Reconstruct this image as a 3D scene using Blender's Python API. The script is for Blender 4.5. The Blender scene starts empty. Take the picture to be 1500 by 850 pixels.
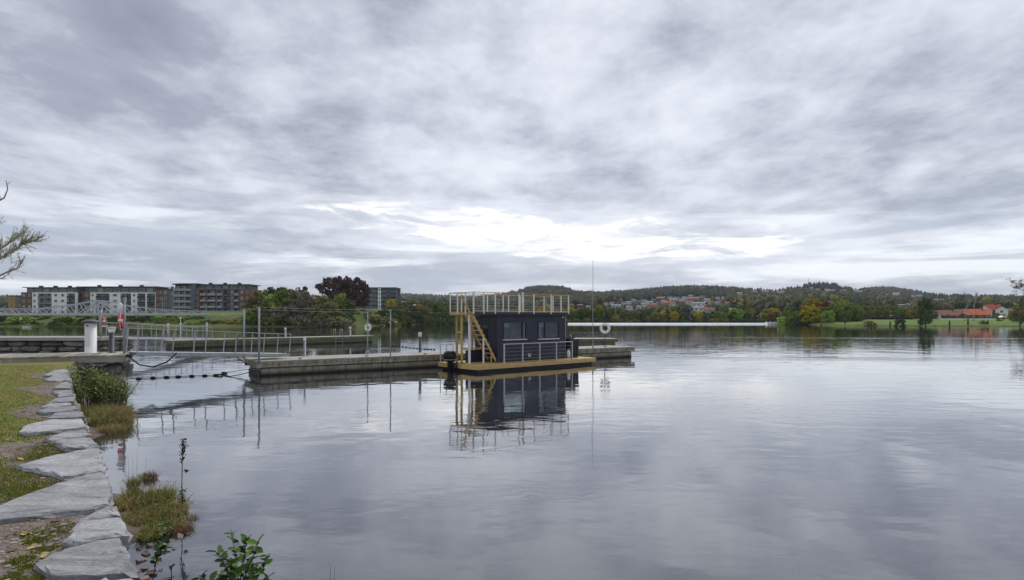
import bpy, bmesh, math, random
import numpy as np
from mathutils import Vector, Matrix
scene = bpy.context.scene
C = scene.collection
R = math.radians
rnd = random.Random(7)

# ------------------------------------------------------------------ camera
F = 900.0; CX = 750.0; HY = 465.0; EYE = 2.7       # photo measures: focal px, centre column, horizon row, eye height
cd = bpy.data.cameras.new('camera'); cam = bpy.data.objects.new('camera', cd); C.objects.link(cam)
cam.location = (0, 0, EYE); cam.rotation_euler = (R(90), 0, 0)
cd.sensor_width = 36; cd.lens = 36 * F / 1500; cd.shift_y = (HY - 425) / 1500
cd.clip_start = 0.05; cd.clip_end = 20000
scene.camera = cam
scene.render.resolution_x = 1024; scene.render.resolution_y = 580

# ------------------------------------------------------------------ world, sun, exposure
SUN_EL, SUN_AZ = R(52), R(12)                       # behind the clouds ahead of the camera
w = bpy.data.worlds.new('World'); scene.world = w; w.use_nodes = True
nt = w.node_tree; nt.nodes.clear()
class NB:
    """small node builder"""
    def __init__(s, nt): s.nt = nt
    def n(s, t, **k):
        x = s.nt.nodes.new(t)
        for a, b in k.items(): setattr(x, a, b)
        return x
    def put(s, sock, v):
        if isinstance(v, bpy.types.NodeSocket): s.nt.links.new(v, sock)
        elif v is not None: sock.default_value = v
    def m(s, op, a, b=None, c=None, clamp=False):
        x = s.n('ShaderNodeMath', operation=op, use_clamp=clamp)
        for i, v in enumerate((a, b, c)): s.put(x.inputs[i], v) if v is not None else None
        return x.outputs[0]
    def vm(s, op, a, b=None, out=0):
        x = s.n('ShaderNodeVectorMath', operation=op); s.put(x.inputs[0], a)
        if b is not None: s.put(x.inputs[1], b)
        return x.outputs[out]
    def comb(s, x, y, z):
        n = s.n('ShaderNodeCombineXYZ')
        for i, v in enumerate((x, y, z)): s.put(n.inputs[i], v)
        return n.outputs[0]
    def sep(s, v):
        n = s.n('ShaderNodeSeparateXYZ'); s.put(n.inputs[0], v); return n.outputs
    def noise(s, vec, scale, detail=4, rough=.5, dist=0, color=False):
        n = s.n('ShaderNodeTexNoise'); s.put(n.inputs['Vector'], vec)
        n.inputs['Scale'].default_value = scale; n.inputs['Detail'].default_value = detail
        n.inputs['Roughness'].default_value = rough; n.inputs['Distortion'].default_value = dist
        return n.outputs['Color' if color else 'Fac']
    def ramp(s, fac, stops, interp='LINEAR'):
        n = s.n('ShaderNodeValToRGB'); n.color_ramp.interpolation = interp; s.put(n.inputs[0], fac)
        el = n.color_ramp.elements
        while len(el) < len(stops): el.new(.5)
        for e, (p, c) in zip(el, stops):
            e.position = p; e.color = (c, c, c, 1) if not hasattr(c, '__len__') else (*c[:3], 1)
        return n.outputs[0]
    def mix(s, fac, a, b, mode='MIX'):
        n = s.n('ShaderNodeMix', data_type='RGBA', blend_type=mode)
        s.put(n.inputs['Factor'], fac)
        for k, v in ((6, a), (7, b)):
            s.put(n.inputs[k], (*v, 1) if isinstance(v, tuple) and len(v) == 3 else v)
        return n.outputs[2]
    def smooth(s, v, lo, hi):
        n = s.n('ShaderNodeMapRange', interpolation_type='SMOOTHSTEP'); s.put(n.inputs[0], v)
        n.inputs[1].default_value = lo; n.inputs[2].default_value = hi
        return n.outputs[0]
b = NB(nt)
tc = b.n('ShaderNodeTexCoord').outputs['Generated']
dx, dy, dz = b.sep(tc)
zz = b.m('MAXIMUM', dz, 0.0)
el = b.m('MULTIPLY', b.m('ARCSINE', dz), 57.2958)
az = b.m('MULTIPLY', b.m('ARCTAN2', dx, dy), 57.2958)
inv = b.m('DIVIDE', 1.0, b.m('ADD', zz, 0.13))
qx = b.m('MULTIPLY', dx, inv); qy = b.m('MULTIPLY', dy, inv)
q = b.comb(qx, b.m('MULTIPLY', qy, .80), 3.7)
big = b.noise(q, .62, 3, .5, .4)
mid = b.noise(q, 2.0, 10, .60, .15)
fine = b.noise(b.comb(qx, b.m('MULTIPLY', qy, .8), 9.1), 7.0, 7, .62, .3)
dens = b.m('ADD', b.m('MULTIPLY', big, .44), b.m('ADD', b.m('MULTIPLY', mid, .44), b.m('MULTIPLY', fine, .12)))
cloud = b.ramp(dens, [(.385, (.66, .685, .735)), (.45, (.52, .545, .61)), (.50, (.40, .425, .49)), (.545, (.30, .32, .387)), (.67, (.18, .195, .25))], 'B_SPLINE')
# thinner, brighter cloud low down towards the break, bluish grey banks near the horizon
low = b.smooth(el, 11.0, 1.0)
azg = b.m('POWER', 2.718, b.m('MULTIPLY', b.m('MULTIPLY', b.m('SUBTRACT', az, 3.0), b.m('SUBTRACT', az, 3.0)), -1 / 700.0))
lift = b.m('MULTIPLY', b.smooth(el, 15.0, 4.0), azg)
cloud = b.mix(b.m('MULTIPLY', lift, .16), cloud, (.80, .82, .86))
cloud = b.mix(b.m('MULTIPLY', low, .38), cloud, (.46, .52, .63))
bnk = b.noise(b.comb(b.m('MULTIPLY', az, .042), b.m('MULTIPLY', el, .40), 5.2), 1.25, 9, .58, .35)
low2 = b.smooth(el, 13.0, 5.5)
cloud = b.mix(b.m('MULTIPLY', b.m('MULTIPLY', b.smooth(bnk, .50, .36), low2), .75), cloud, (.315, .365, .455))
cloud = b.mix(b.m('MULTIPLY', b.m('MULTIPLY', b.smooth(bnk, .51, .66), low2), .85), cloud, (.78, .82, .86))
# the bright break
cen = b.m('SUBTRACT', 7.9, b.m('MULTIPLY', az, .083))
gv = b.m('DIVIDE', b.m('SUBTRACT', el, cen), 1.85)
gh = b.m('DIVIDE', b.m('SUBTRACT', az, 5.0), 22.0)
gd = b.m('ADD', b.m('MULTIPLY', gv, gv), b.m('POWER', b.m('ABSOLUTE', gh), 3.0))
gn = b.noise(b.comb(b.m('MULTIPLY', az, .075), b.m('MULTIPLY', el, .40), 1.3), 1.9, 9, .62, .5)
gap = b.m('ADD', b.m('SUBTRACT', 1.0, gd), b.m('MULTIPLY', b.m('SUBTRACT', gn, .5), 6.5))
gapm = b.smooth(gap, .0, 1.35)
halo = b.smooth(gap, -3.0, 1.2)
cloud = b.mix(b.m('MULTIPLY', halo, .38), cloud, (.80, .82, .88))
cloud = b.mix(gapm, cloud, (1.0, .985, .95))
skyt = b.n('ShaderNodeTexSky', sky_type='NISHITA', sun_disc=False)
skyt.sun_elevation = SUN_EL; skyt.sun_rotation = SUN_AZ
bg1 = b.n('ShaderNodeBackground'); nt.links.new(skyt.outputs[0], bg1.inputs[0]); bg1.inputs[1].default_value = .10
bg2 = b.n('ShaderNodeBackground'); nt.links.new(cloud, bg2.inputs[0]); bg2.inputs[1].default_value = 1.0
ms = b.n('ShaderNodeMixShader'); ms.inputs[0].default_value = .93
nt.links.new(bg1.outputs[0], ms.inputs[1]); nt.links.new(bg2.outputs[0], ms.inputs[2])
wo = b.n('ShaderNodeOutputWorld'); nt.links.new(ms.outputs[0], wo.inputs[0])

sd = bpy.data.lights.new('sun', 'SUN'); sd.energy = 1.5; sd.angle = R(30); sd.color = (1, .96, .9)
so = bpy.data.objects.new('sun', sd); C.objects.link(so)
sv = Vector((math.sin(SUN_AZ) * math.cos(SUN_EL), math.cos(SUN_AZ) * math.cos(SUN_EL), math.sin(SUN_EL)))
so.rotation_euler = sv.to_track_quat('Z', 'Y').to_euler(); so.location = (0, 0, 60)
scene.view_settings.view_transform = 'Standard'; scene.view_settings.look = 'None'
scene.view_settings.exposure = .46; scene.view_settings.gamma = 1

# ------------------------------------------------------------------ helpers
def G(px, py, z=0.0):
    """place in the world of a photo measure lying on height z"""
    Y = F * (EYE - z) / (py - HY); return Vector(((px - CX) / F * Y, Y, z))
def P(px, py, Y):
    return Vector(((px - CX) / F * Y, Y, EYE + (HY - py) / F * Y))
def XA(px, Y): return (px - CX) / F * Y

def mat(name, col, rough=.8, var=.15, scale=3.0, bump=0.0, bscale=None, metal=0.0, col2=None, spec=.3, detail=5, stretch=(1, 1, 1), objvar=0.0):
    m = bpy.data.materials.new(name); m.use_nodes = True
    b = NB(m.node_tree); p = m.node_tree.nodes['Principled BSDF']
    p.inputs['Roughness'].default_value = rough; p.inputs['Metallic'].default_value = metal
    p.inputs['Specular IOR Level'].default_value = spec
    v = b.vm('MULTIPLY', b.n('ShaderNodeTexCoord').outputs['Object'], stretch)
    n = b.noise(v, scale, detail, .6, .2)
    if col2 is None:
        lo = tuple(c * (1 - var) for c in col); hi = tuple(min(1, c * (1 + var)) for c in col)
    else: lo, hi = col, col2
    c = b.ramp(n, [(.3, lo), (.7, hi)])
    if objvar:
        oi = b.n('ShaderNodeObjectInfo').outputs['Random']
        hs = b.n('ShaderNodeHueSaturation'); b.put(hs.inputs['Color'], c)
        b.put(hs.inputs['Value'], b.m('ADD', b.m('MULTIPLY', oi, objvar * 2), 1 - objvar)); c = hs.outputs[0]
    b.put(p.inputs['Base Color'], c)
    if bump:
        bn = b.n('ShaderNodeBump'); bn.inputs['Strength'].default_value = 1.0; bn.inputs['Distance'].default_value = bump
        b.put(bn.inputs['Height'], b.noise(v, bscale or scale * 3, 6, .6, .3)); b.put(p.inputs['Normal'], bn.outputs[0])
    return m

def attr_mat(name, rough=.9, var=.25, scale=.6):
    """foliage of mixed species: colour carried per tree by the attribute col"""
    m = bpy.data.materials.new(name); m.use_nodes = True
    b = NB(m.node_tree); p = m.node_tree.nodes['Principled BSDF']
    p.inputs['Roughness'].default_value = rough; p.inputs['Specular IOR Level'].default_value = .1
    a = b.n('ShaderNodeAttribute'); a.attribute_name = 'col'
    n = b.noise(b.n('ShaderNodeNewGeometry').outputs['Position'], scale, 3, .6)
    f = b.ramp(n, [(.3, 1 - var), (.7, 1 + var)])
    b.put(p.inputs['Base Color'], b.mix(1.0, a.outputs['Color'], f, 'MULTIPLY'))
    return m

class MB:
    def __init__(s): s.v = []; s.f = []
    def add(s, vs, fs):
        o = len(s.v); s.v.extend(tuple(v) for v in vs); s.f.extend(tuple(i + o for i in f) for f in fs); return s
    def box(s, x0, y0, z0, x1, y1, z1, M=None):
        vs = [Vector((x, y, z)) for z in (z0, z1) for x, y in ((x0, y0), (x1, y0), (x1, y1), (x0, y1))]
        if M is not None: vs = [M @ v for v in vs]
        return s.add(vs, [(3, 2, 1, 0), (4, 5, 6, 7), (0, 1, 5, 4), (1, 2, 6, 5), (2, 3, 7, 6), (3, 0, 4, 7)])
    def bar(s, a, b, w, h=None, up=(0, 0, 1)):
        """square bar from a to b"""
        a = Vector(a); b = Vector(b); h = h or w; d = (b - a).normalized(); u = Vector(up)
        if abs(d.dot(u)) > .98: u = Vector((1, 0, 0))
        x = d.cross(u).normalized(); y = x.cross(d).normalized()
        vs = [p + x * (i * w / 2) + y * (j * h / 2) for p in (a, b) for i, j in ((-1, -1), (1, -1), (1, 1), (-1, 1))]
        return s.add(vs, [(3, 2, 1, 0), (4, 5, 6, 7), (0, 1, 5, 4), (1, 2, 6, 5), (2, 3, 7, 6), (3, 0, 4, 7)])
    def tube(s, pts, r, n=6, cap=True):
        """round tube along points; r one radius or one for each point"""
        pts = [Vector(p) for p in pts]; k = len(pts)
        rs = r if hasattr(r, '__len__') else [r] * k
        vs = []; up = None
        for i, p in enumerate(pts):
            d = (pts[min(i + 1, k - 1)] - pts[max(i - 1, 0)]).normalized()
            if up is None or abs(up.dot(d)) > .95: up = Vector((0, 0, 1)) if abs(d.z) < .9 else Vector((1, 0, 0))
            x = d.cross(up).normalized(); y = x.cross(d).normalized(); up = y
            for j in range(n):
                a = 2 * math.pi * j / n; vs.append(p + (x * math.cos(a) + y * math.sin(a)) * rs[i])
        fs = [(i * n + j, i * n + (j + 1) % n, (i + 1) * n + (j + 1) % n, (i + 1) * n + j) for i in range(k - 1) for j in range(n)]
        if cap: fs += [tuple(range(n))[::-1], tuple((k - 1) * n + j for j in range(n))]
        return s.add(vs, fs)
    def lathe(s, c, prof, n=12, axis='z'):
        c = Vector(c); vs = []
        for r, h in prof:
            for j in range(n):
                a = 2 * math.pi * j / n; u, v = r * math.cos(a), r * math.sin(a)
                vs.append(c + Vector({'z': (u, v, h), 'x': (h, u, v), 'y': (u, h, v)}[axis]))
        k = len(prof)
        fs = [(i * n + j, i * n + (j + 1) % n, (i + 1) * n + (j + 1) % n, (i + 1) * n + j) for i in range(k - 1) for j in range(n)]
        fs += [tuple(range(n))[::-1], tuple((k - 1) * n + j for j in range(n))]
        return s.add(vs, fs)
    def torus(s, c, Rr, r, axis, n=20, m=8, a0=0, a1=2 * math.pi):
        c = Vector(c); ax = Vector(axis).normalized(); u = ax.orthogonal().normalized()
        if abs(ax.z) < .9: u = ax.cross(Vector((0, 0, 1))).normalized()
        v = ax.cross(u); vs = []; full = abs(a1 - a0 - 2 * math.pi) < 1e-4; k = n if full else n + 1
        for i in range(k):
            a = a0 + (a1 - a0) * i / n; d = u * math.cos(a) + v * math.sin(a)
            for j in range(m):
                t = 2 * math.pi * j / m; vs.append(c + d * (Rr + r * math.cos(t)) + ax * (r * math.sin(t)))
        fs = [(i * m + j, i * m + (j + 1) % m, ((i + 1) % k) * m + (j + 1) % m, ((i + 1) % k) * m + j) for i in range(n) for j in range(m)]
        if not full: fs += [tuple(range(m))[::-1], tuple(n * m + j for j in range(m))]
        return s.add(vs, fs)
    def rock(s, c, size, seed=0, rot=0, jit=.18):
        r = random.Random(seed); bm = bmesh.new(); bmesh.ops.create_icosphere(bm, subdivisions=2, radius=1)
        M = Matrix.Rotation(rot, 3, 'Z'); vs = []
        for v in bm.verts:
            p = v.co.copy(); e = .55
            p = Vector([math.copysign(abs(t) ** e, t) for t in p]) * .82
            p *= 1 + r.uniform(-jit, jit)
            vs.append(Vector(c) + M @ Vector((p.x * size[0], p.y * size[1], p.z * size[2])))
        fs = [tuple(v.index for v in f.verts) for f in bm.faces]; bm.free()
        return s.add(vs, fs)
    def mesh(s, name, m, origin=(0, 0, 0), smooth=False):
        o = Vector(origin); me = bpy.data.meshes.new(name)
        me.from_pydata([tuple(Vector(v) - o) for v in s.v], [], s.f)
        for x in (m if isinstance(m, (list, tuple)) else [m]): me.materials.append(x)
        if smooth: me.polygons.foreach_set('use_smooth', [True] * len(me.polygons))
        me.update(); return me
    def part(s, name, m, parent, smooth=False, label=None, kind=None):
        """a part, given in the coordinates of its thing"""
        o = bpy.data.objects.new(name, s.mesh(name, m, smooth=smooth)); C.objects.link(o); o.parent = parent
        if label: o['label'] = label
        if kind: o['kind'] = kind
        return o
    def wpart(s, name, m, root, parent=None, smooth=False, label=None, kind=None):
        """a part given in world coordinates, root an unrotated empty"""
        o = bpy.data.objects.new(name, s.mesh(name, m, root.location, smooth)); C.objects.link(o); o.parent = parent or root
        if label: o['label'] = label
        if kind: o['kind'] = kind
        return o
    def single(s, name, m, loc, smooth=False):
        o = bpy.data.objects.new(name, s.mesh(name, m, loc, smooth)); C.objects.link(o); o.location = loc; return o
def tag(o, label=None, cat=None, group=None, kind=None):
    if label: o['label'] = label
    if cat: o['category'] = cat
    if group: o['group'] = group
    if kind: o['kind'] = kind
    return o
def thing(name, loc, label, cat, group=None, rz=0.0):
    o = bpy.data.objects.new(name, None); C.objects.link(o); o.empty_display_size = .3
    o.location = loc; o.rotation_euler = (0, 0, rz); return tag(o, label, cat, group)
def structure(name, mb, m, smooth=False):
    o = mb.single(name, m, (0, 0, 0), smooth); o['kind'] = 'structure'; return o
def share(name, me, parent=None, loc=(0, 0, 0), rot=(0, 0, 0), sc=(1, 1, 1), mats=None):
    o = bpy.data.objects.new(name, me); C.objects.link(o); o.parent = parent
    o.location = loc; o.rotation_euler = rot; o.scale = sc if hasattr(sc, '__len__') else (sc,) * 3
    if mats:
        for i, m in enumerate(mats): o.material_slots[i].link = 'OBJECT'; o.material_slots[i].material = m
    return o
def np_mesh(name, V, Fc, m, nper, col=None):
    """mesh from numpy arrays of vertices and same-size faces, with an optional per-vertex colour"""
    me = bpy.data.meshes.new(name); V = np.asarray(V, dtype=np.float32); Fc = np.asarray(Fc, dtype=np.int32)
    me.vertices.add(len(V)); me.vertices.foreach_set('co', V.ravel())
    me.loops.add(Fc.size); me.loops.foreach_set('vertex_index', Fc.ravel())
    me.polygons.add(len(Fc)); me.polygons.foreach_set('loop_start', np.arange(0, Fc.size, nper, dtype=np.int32))
    me.polygons.foreach_set('loop_total', np.full(len(Fc), nper, dtype=np.int32))
    if col is not None:
        a = me.attributes.new('col', 'FLOAT_COLOR', 'POINT')
        c4 = np.ones((len(V), 4), dtype=np.float32); c4[:, :3] = col; a.data.foreach_set('color', c4.ravel())
    for x in (m if isinstance(m, (list, tuple)) else [m]): me.materials.append(x)
    me.update(calc_edges=True); return me

# ------------------------------------------------------------------ materials
M = {}
M['wood_new'] = mat('new_pine', (.56, .39, .15), .6, .26, 2.0, .002, 30, stretch=(1, 6, 6), objvar=.2)
M['wood_grey'] = mat('weathered_boards', (.25, .23, .185), .85, .28, 1.6, .004, 14, col2=(.42, .395, .325), objvar=.32)
M['wood_dark'] = mat('old_wet_timber', (.085, .075, .06), .8, .4, 1.6, .006, 9)
M['navy'] = mat('charcoal_navy_paint', (.032, .035, .056), .5, .22, 2.0, .0015, 24, objvar=.12)
M['navy_trim'] = mat('charcoal_navy_trim', (.026, .028, .042), .45, .12, 4)
M['hull'] = mat('dark_hull', (.012, .013, .019), .4, .3, 2)
M['white'] = mat('white_paint', (.78, .78, .76), .5, .06, 3)
M['galv'] = mat('galvanised_steel', (.34, .355, .37), .5, .2, 5, .001, 30, metal=.3)
M['alu'] = mat('pale_aluminium', (.50, .51, .52), .45, .14, 6, metal=.3)
M['black'] = mat('black_plastic', (.012, .012, .014), .35, .2, 6)
M['dkgrey'] = mat('dark_grey_paint', (.07, .075, .085), .5, .15, 6)
M['red'] = mat('red_plastic', (.55, .02, .025), .45, .12, 6)
M['rope'] = mat('dark_rope', (.03, .03, .03), .9, .3, 20)
M['slate'] = bpy.data.materials.new('grey_slate'); M['slate'].use_nodes = True
b = NB(M['slate'].node_tree); p = M['slate'].node_tree.nodes['Principled BSDF']; p.inputs['Roughness'].default_value = .72; p.inputs['Specular IOR Level'].default_value = .3
pos = b.n('ShaderNodeNewGeometry').outputs['Position']; oi = b.n('ShaderNodeObjectInfo').outputs['Random']
sv_ = b.vm('ADD', b.vm('MULTIPLY', pos, (1.0, 3.2, 14.0)), b.comb(b.m('MULTIPLY', oi, 9.0), b.m('MULTIPLY', oi, 23.0), 0.0))
lay = b.noise(sv_, 1.6, 9, .66, .8); spk = b.noise(pos, 38.0, 4, .7); blt = b.noise(pos, 3.2, 6, .65, .6)
c = b.ramp(lay, [(.30, (.17, .172, .18)), (.46, (.31, .312, .32)), (.56, (.39, .392, .40)), (.72, (.52, .52, .515))])
c = b.mix(b.m('MULTIPLY', b.smooth(blt, .54, .70), .55), c, (.15, .145, .135))
c = b.mix(b.m('MULTIPLY', b.smooth(b.noise(pos, 5.0, 7, .7, .3), .60, .68), .5), c, (.42, .43, .38))
c = b.mix(1.0, c, b.ramp(spk, [(.3, .72), (.7, 1.2)]), 'MULTIPLY')
c = b.mix(1.0, c, b.ramp(oi, [(0, .68), (1, 1.18)]), 'MULTIPLY'); b.put(p.inputs['Base Color'], c)
bn = b.n('ShaderNodeBump'); bn.inputs['Distance'].default_value = .035
b.put(bn.inputs['Height'], b.m('ADD', lay, b.m('MULTIPLY', b.noise(pos, 20.0, 6, .7), .30))); b.put(p.inputs['Normal'], bn.outputs[0])
M['stone'] = mat('rough_wall_stone', (.10, .095, .085), .9, .4, 2.6, .05, 6, col2=(.27, .26, .22), objvar=.45)
M['pebble'] = mat('river_stone', (.06, .04, .036), .4, .4, 9.0, .01, 18, col2=(.20, .125, .105), objvar=.3)
M['bark'] = mat('grey_bark', (.10, .085, .07), .9, .3, 3, .02, 8)
M['bark_pale'] = mat('pale_bark', (.34, .32, .29), .85, .35, 5, .005, 20)

def glass_mat(name, col=(.02, .025, .03), r=.04):
    m = bpy.data.materials.new(name); m.use_nodes = True; p = m.node_tree.nodes['Principled BSDF']
    p.inputs['Base Color'].default_value = (*col, 1); p.inputs['Roughness'].default_value = r; p.inputs['IOR'].default_value = 1.5
    p.inputs['Specular IOR Level'].default_value = .8
    return m
M['glass'] = glass_mat('window_glass')
M['glass_far'] = glass_mat('far_window_glass', (.03, .035, .045), .12)

def algae_mat(name, dry, wet, moss, z0, z1, streak=1.0):
    """concrete or timber that is green and dark near the waterline, with run-down stains"""
    m = bpy.data.materials.new(name); m.use_nodes = True; b = NB(m.node_tree); p = m.node_tree.nodes['Principled BSDF']
    p.inputs['Roughness'].default_value = .85; p.inputs['Specular IOR Level'].default_value = .25
    pos = b.n('ShaderNodeNewGeometry').outputs['Position']; x, y, z = b.sep(pos)
    n = b.noise(pos, 2.2, 7, .65, .3)
    st = b.noise(b.vm('MULTIPLY', pos, (6, 6, .5)), 1.0, 5, .6, .2)
    c = b.mix(b.smooth(st, .42, .72), dry, tuple(t * .42 for t in dry))
    c = b.mix(b.smooth(n, .42, .7), c, moss)
    lvl = b.m('ADD', z, b.m('MULTIPLY', b.m('SUBTRACT', n, .5), .16))
    c = b.mix(b.smooth(lvl, z1, z0), c, wet)
    b.put(p.inputs['Base Color'], c)
    bn = b.n('ShaderNodeBump'); bn.inputs['Distance'].default_value = .012
    b.put(bn.inputs['Height'], b.noise(pos, 12, 6, .65)); b.put(p.inputs['Normal'], bn.outputs[0])
    return m
M['pont'] = algae_mat('pontoon_concrete', (.36, .33, .255), (.026, .022, .017), (.17, .165, .085), .02, .26)
M['pont_top'] = mat('pontoon_deck_concrete', (.27, .26, .225), .85, .2, 1.5, .003, 20, col2=(.40, .385, .34))
M['pont_moss'] = algae_mat('mossy_timber', (.20, .20, .13), (.03, .035, .02), (.11, .14, .05), .0, .3)
# ------------------------------------------------------------------ water
wm = bpy.data.materials.new('lake_water'); wm.use_nodes = True; b = NB(wm.node_tree); wn = wm.node_tree
wn.nodes.clear()
pos = b.n('ShaderNodeNewGeometry').outputs['Position']; x, y, z = b.sep(pos)
dist = b.vm('LENGTH', pos, out=1)
flat = b.comb(x, y, 0.0)
warm = b.noise(b.vm('MULTIPLY', flat, (1.0, 1.0, 1)), .03, 3, .55, .6)
wind = b.noise(b.vm('MULTIPLY', flat, (.35, 1.6, 1)), .045, 4, .55, .3)        # long patches of breeze
windm = b.smooth(wind, .50, .66)
near = b.smooth(dist, 60.0, 12.0)
n0 = b.noise(b.vm('MULTIPLY', flat, (.8, 1.25, 1)), .22, 2, .5, .3)
n1 = b.noise(b.vm('MULTIPLY', flat, (.8, 1.25, 1)), .85, 2, .45, .3)
n2 = b.noise(b.vm('MULTIPLY', flat, (.8, 1.3, 1)), 3.6, 3, .55, .4)
n3 = b.noise(b.vm('MULTIPLY', flat, (.9, 1.2, 1)), 13.0, 3, .6, .3)
amp2 = b.m('ADD', b.m('ADD', .13, b.m('MULTIPLY', b.smooth(dist, 26.0, 9.0), .14)), b.m('MULTIPLY', windm, 2.0))
fade = b.m('ADD', .25, b.m('MULTIPLY', b.smooth(dist, 140.0, 20.0), .75))
h = b.m('ADD', b.m('ADD', b.m('MULTIPLY', n1, 1.0), b.m('MULTIPLY', n0, 1.4)), b.m('MULTIPLY', b.m('MULTIPLY', b.m('MULTIPLY', n2, amp2), fade), .42))
h = b.m('ADD', h, b.m('MULTIPLY', b.m('MULTIPLY', n3, amp2), .06))
bn = b.n('ShaderNodeBump'); bn.inputs['Strength'].default_value = 1.0; bn.inputs['Distance'].default_value = .011
b.put(bn.inputs['Height'], h)
gl = b.n('ShaderNodeBsdfGlossy'); b.put(gl.inputs['Roughness'], b.m('ADD', .004, b.m('MULTIPLY', b.smooth(dist, 50.0, 260.0), .020))); gl.inputs['Color'].default_value = (.95, .955, .96, 1)
b.put(gl.inputs['Normal'], bn.outputs[0])
df = b.n('ShaderNodeBsdfDiffuse')
b.put(df.inputs['Color'], b.ramp(b.noise(flat, 1.2, 4, .6), [(.3, (.026, .030, .036)), (.7, (.038, .042, .048))]))
cz = b.sep(b.n('ShaderNodeNewGeometry').outputs['Incoming'])[2]
fr = b.m('POWER', b.m('SUBTRACT', 1.0, b.m('ABSOLUTE', cz)), 2.7)
ms = b.n('ShaderNodeMixShader'); b.put(ms.inputs[0], b.m('ADD', b.m('MULTIPLY', fr, .93), .05))
wn.links.new(df.outputs[0], ms.inputs[1]); wn.links.new(gl.outputs[0], ms.inputs[2])
wo = b.n('ShaderNodeOutputMaterial'); wn.links.new(ms.outputs[0], wo.inputs[0])
mb = MB(); mb.add([(-6900, -200, 0), (6900, -200, 0), (6900, 3500, 0), (-6900, 3500, 0)], [(0, 1, 2, 3)])
structure('lake_water', mb, wm)

# ------------------------------------------------------------------ far land: one sheet from the shore up to the ridges
#        column  shore  bank  z330  ridge row  ridge distance
TAB = [(-1400, 150, 4.0, 5.0, 452, 1500), (-200, 172, 4.0, 5.0, 441, 1500), (0, 176, 4.1, 5.0, 437, 1500), (60, 176, 4.1, 5.0, 440, 1500),
       (360, 174, 4.2, 5.2, 436, 1600), (420, 174, 4.6, 6.0, 436, 1900), (500, 176, 5.0, 6.8, 435, 2100), (560, 196, 5.8, 7.2, 434, 2300),
       (590, 214, 3.4, 5.0, 433.0, 2300), (640, 232, 2.4, 3.6, 435.5, 2200), (700, 262, 2.2, 3.2, 438, 1800), (745, 266, 2.0, 3.0, 434, 1400),
       (775, 266, 2.0, 3.0, 427.5, 1300), (800, 266, 2.0, 3.0, 426, 1300), (822, 266, 2.0, 3.0, 427, 1300), (845, 266, 2.0, 3.0, 432, 1300),
       (880, 266, 2.0, 3.0, 434, 1250), (930, 266, 2.0, 3.0, 431, 1200), (975, 266, 2.0, 3.0, 427, 1200), (1010, 266, 2.0, 3.0, 425, 1200),
       (1050, 266, 2.0, 3.0, 426, 1200), (1090, 266, 2.0, 3.0, 429, 1200), (1130, 262, 1.6, 2.8, 431, 1150), (1160, 240, 1.3, 2.6, 429, 1050),
       (1190, 215, 1.2, 2.4, 425, 1000), (1225, 206, 1.2, 2.4, 426, 1000), (1250, 200, 1.1, 2.4, 430, 1100), (1285, 196, 1.1, 2.2, 424.5, 1700),
       (1315, 193, 1.1, 2.2, 425.5, 1700), (1345, 190, 1.1, 2.2, 432, 1500), (1380, 186, 1.1, 2.2, 439, 1100), (1430, 183, 1.1, 2.2, 442, 950),
       (1500, 181, 1.1, 2.2, 443, 950), (2200, 180, 1.2, 2.4, 446, 950), (3400, 180, 1.2, 2.4, 448, 950)]
TA = np.array(TAB, float)
def col_at(px): return [np.interp(px, TA[:, 0], TA[:, i]) for i in range(1, 6)]
def terrain(px, Y):
    """ground height; px and Y arrays"""
    px = np.asarray(px, float); Y = np.asarray(Y, float)
    Ds, zb, z3, ry, Yr = col_at(px)
    zr = EYE + (HY - ry) / F * Yr
    z = np.interp
    out = np.where(Y < Ds, np.maximum(-2.5, (Y - Ds) * .12), 0)
    u = np.clip((Y - Ds) / 3.0, 0, 1); out = np.where(Y >= Ds, .5 * u, out)
    u = np.clip((Y - Ds - 3) / 20.0, 0, 1); out = np.where(Y >= Ds + 3, .5 + (zb - .5) * u * (1.6 - .6 * u), out)
    u = np.clip((Y - Ds - 23) / (330 - Ds - 23), 0, 1); out = np.where(Y >= Ds + 23, zb + (z3 - zb) * u, out)
    u = np.clip((Y - 330) / (Yr - 330), 0, 1); out = np.where(Y >= 330, z3 + (zr - z3) * u ** 1.35, out)
    u = np.clip((Y - Yr) / 900.0, 0, 1); out = np.where(Y >= Yr, zr * (1 - u * u * (3 - 2 * u)) - 2 * u, out)
    X = (px - CX) / F * Y
    rough = np.clip((Y - 380) / 500, 0, 1) * np.clip((Yr - Y) / 250, 0, 1)
    out = out + rough * (2.4 * np.sin(X / 47 + Y / 90) * np.sin(Y / 61 + 1.3) + 1.4 * np.sin(X / 21 + 2) * np.sin(Y / 33))
    return out
cols = np.concatenate([np.linspace(-950, -80, 26), np.linspace(-70, 1570, 330), np.linspace(1590, 2450, 26)])
rows = np.concatenate([np.linspace(120, 170, 6), np.linspace(172, 300, 66), np.linspace(305, 600, 44), np.linspace(615, 3400, 130)])
PX, YY = np.meshgrid(cols, rows); ZZ = terrain(PX, YY); XX = (PX - CX) / F * YY
V = np.stack([XX, YY, ZZ], -1).reshape(-1, 3); nc = len(cols); nr = len(rows)
i, j = np.meshgrid(np.arange(nr - 1), np.arange(nc - 1), indexing='ij'); a = (i * nc + j).ravel()
Fc = np.stack([a, a + 1, a + nc + 1, a + nc], -1)
tm = bpy.data.materials.new('far_ground'); tm.use_nodes = True; b = NB(tm.node_tree); p = tm.node_tree.nodes['Principled BSDF']
p.inputs['Roughness'].default_value = .95; p.inputs['Specular IOR Level'].default_value = .1
pos = b.n('ShaderNodeNewGeometry').outputs['Position']; x, y, z = b.sep(pos)
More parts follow.
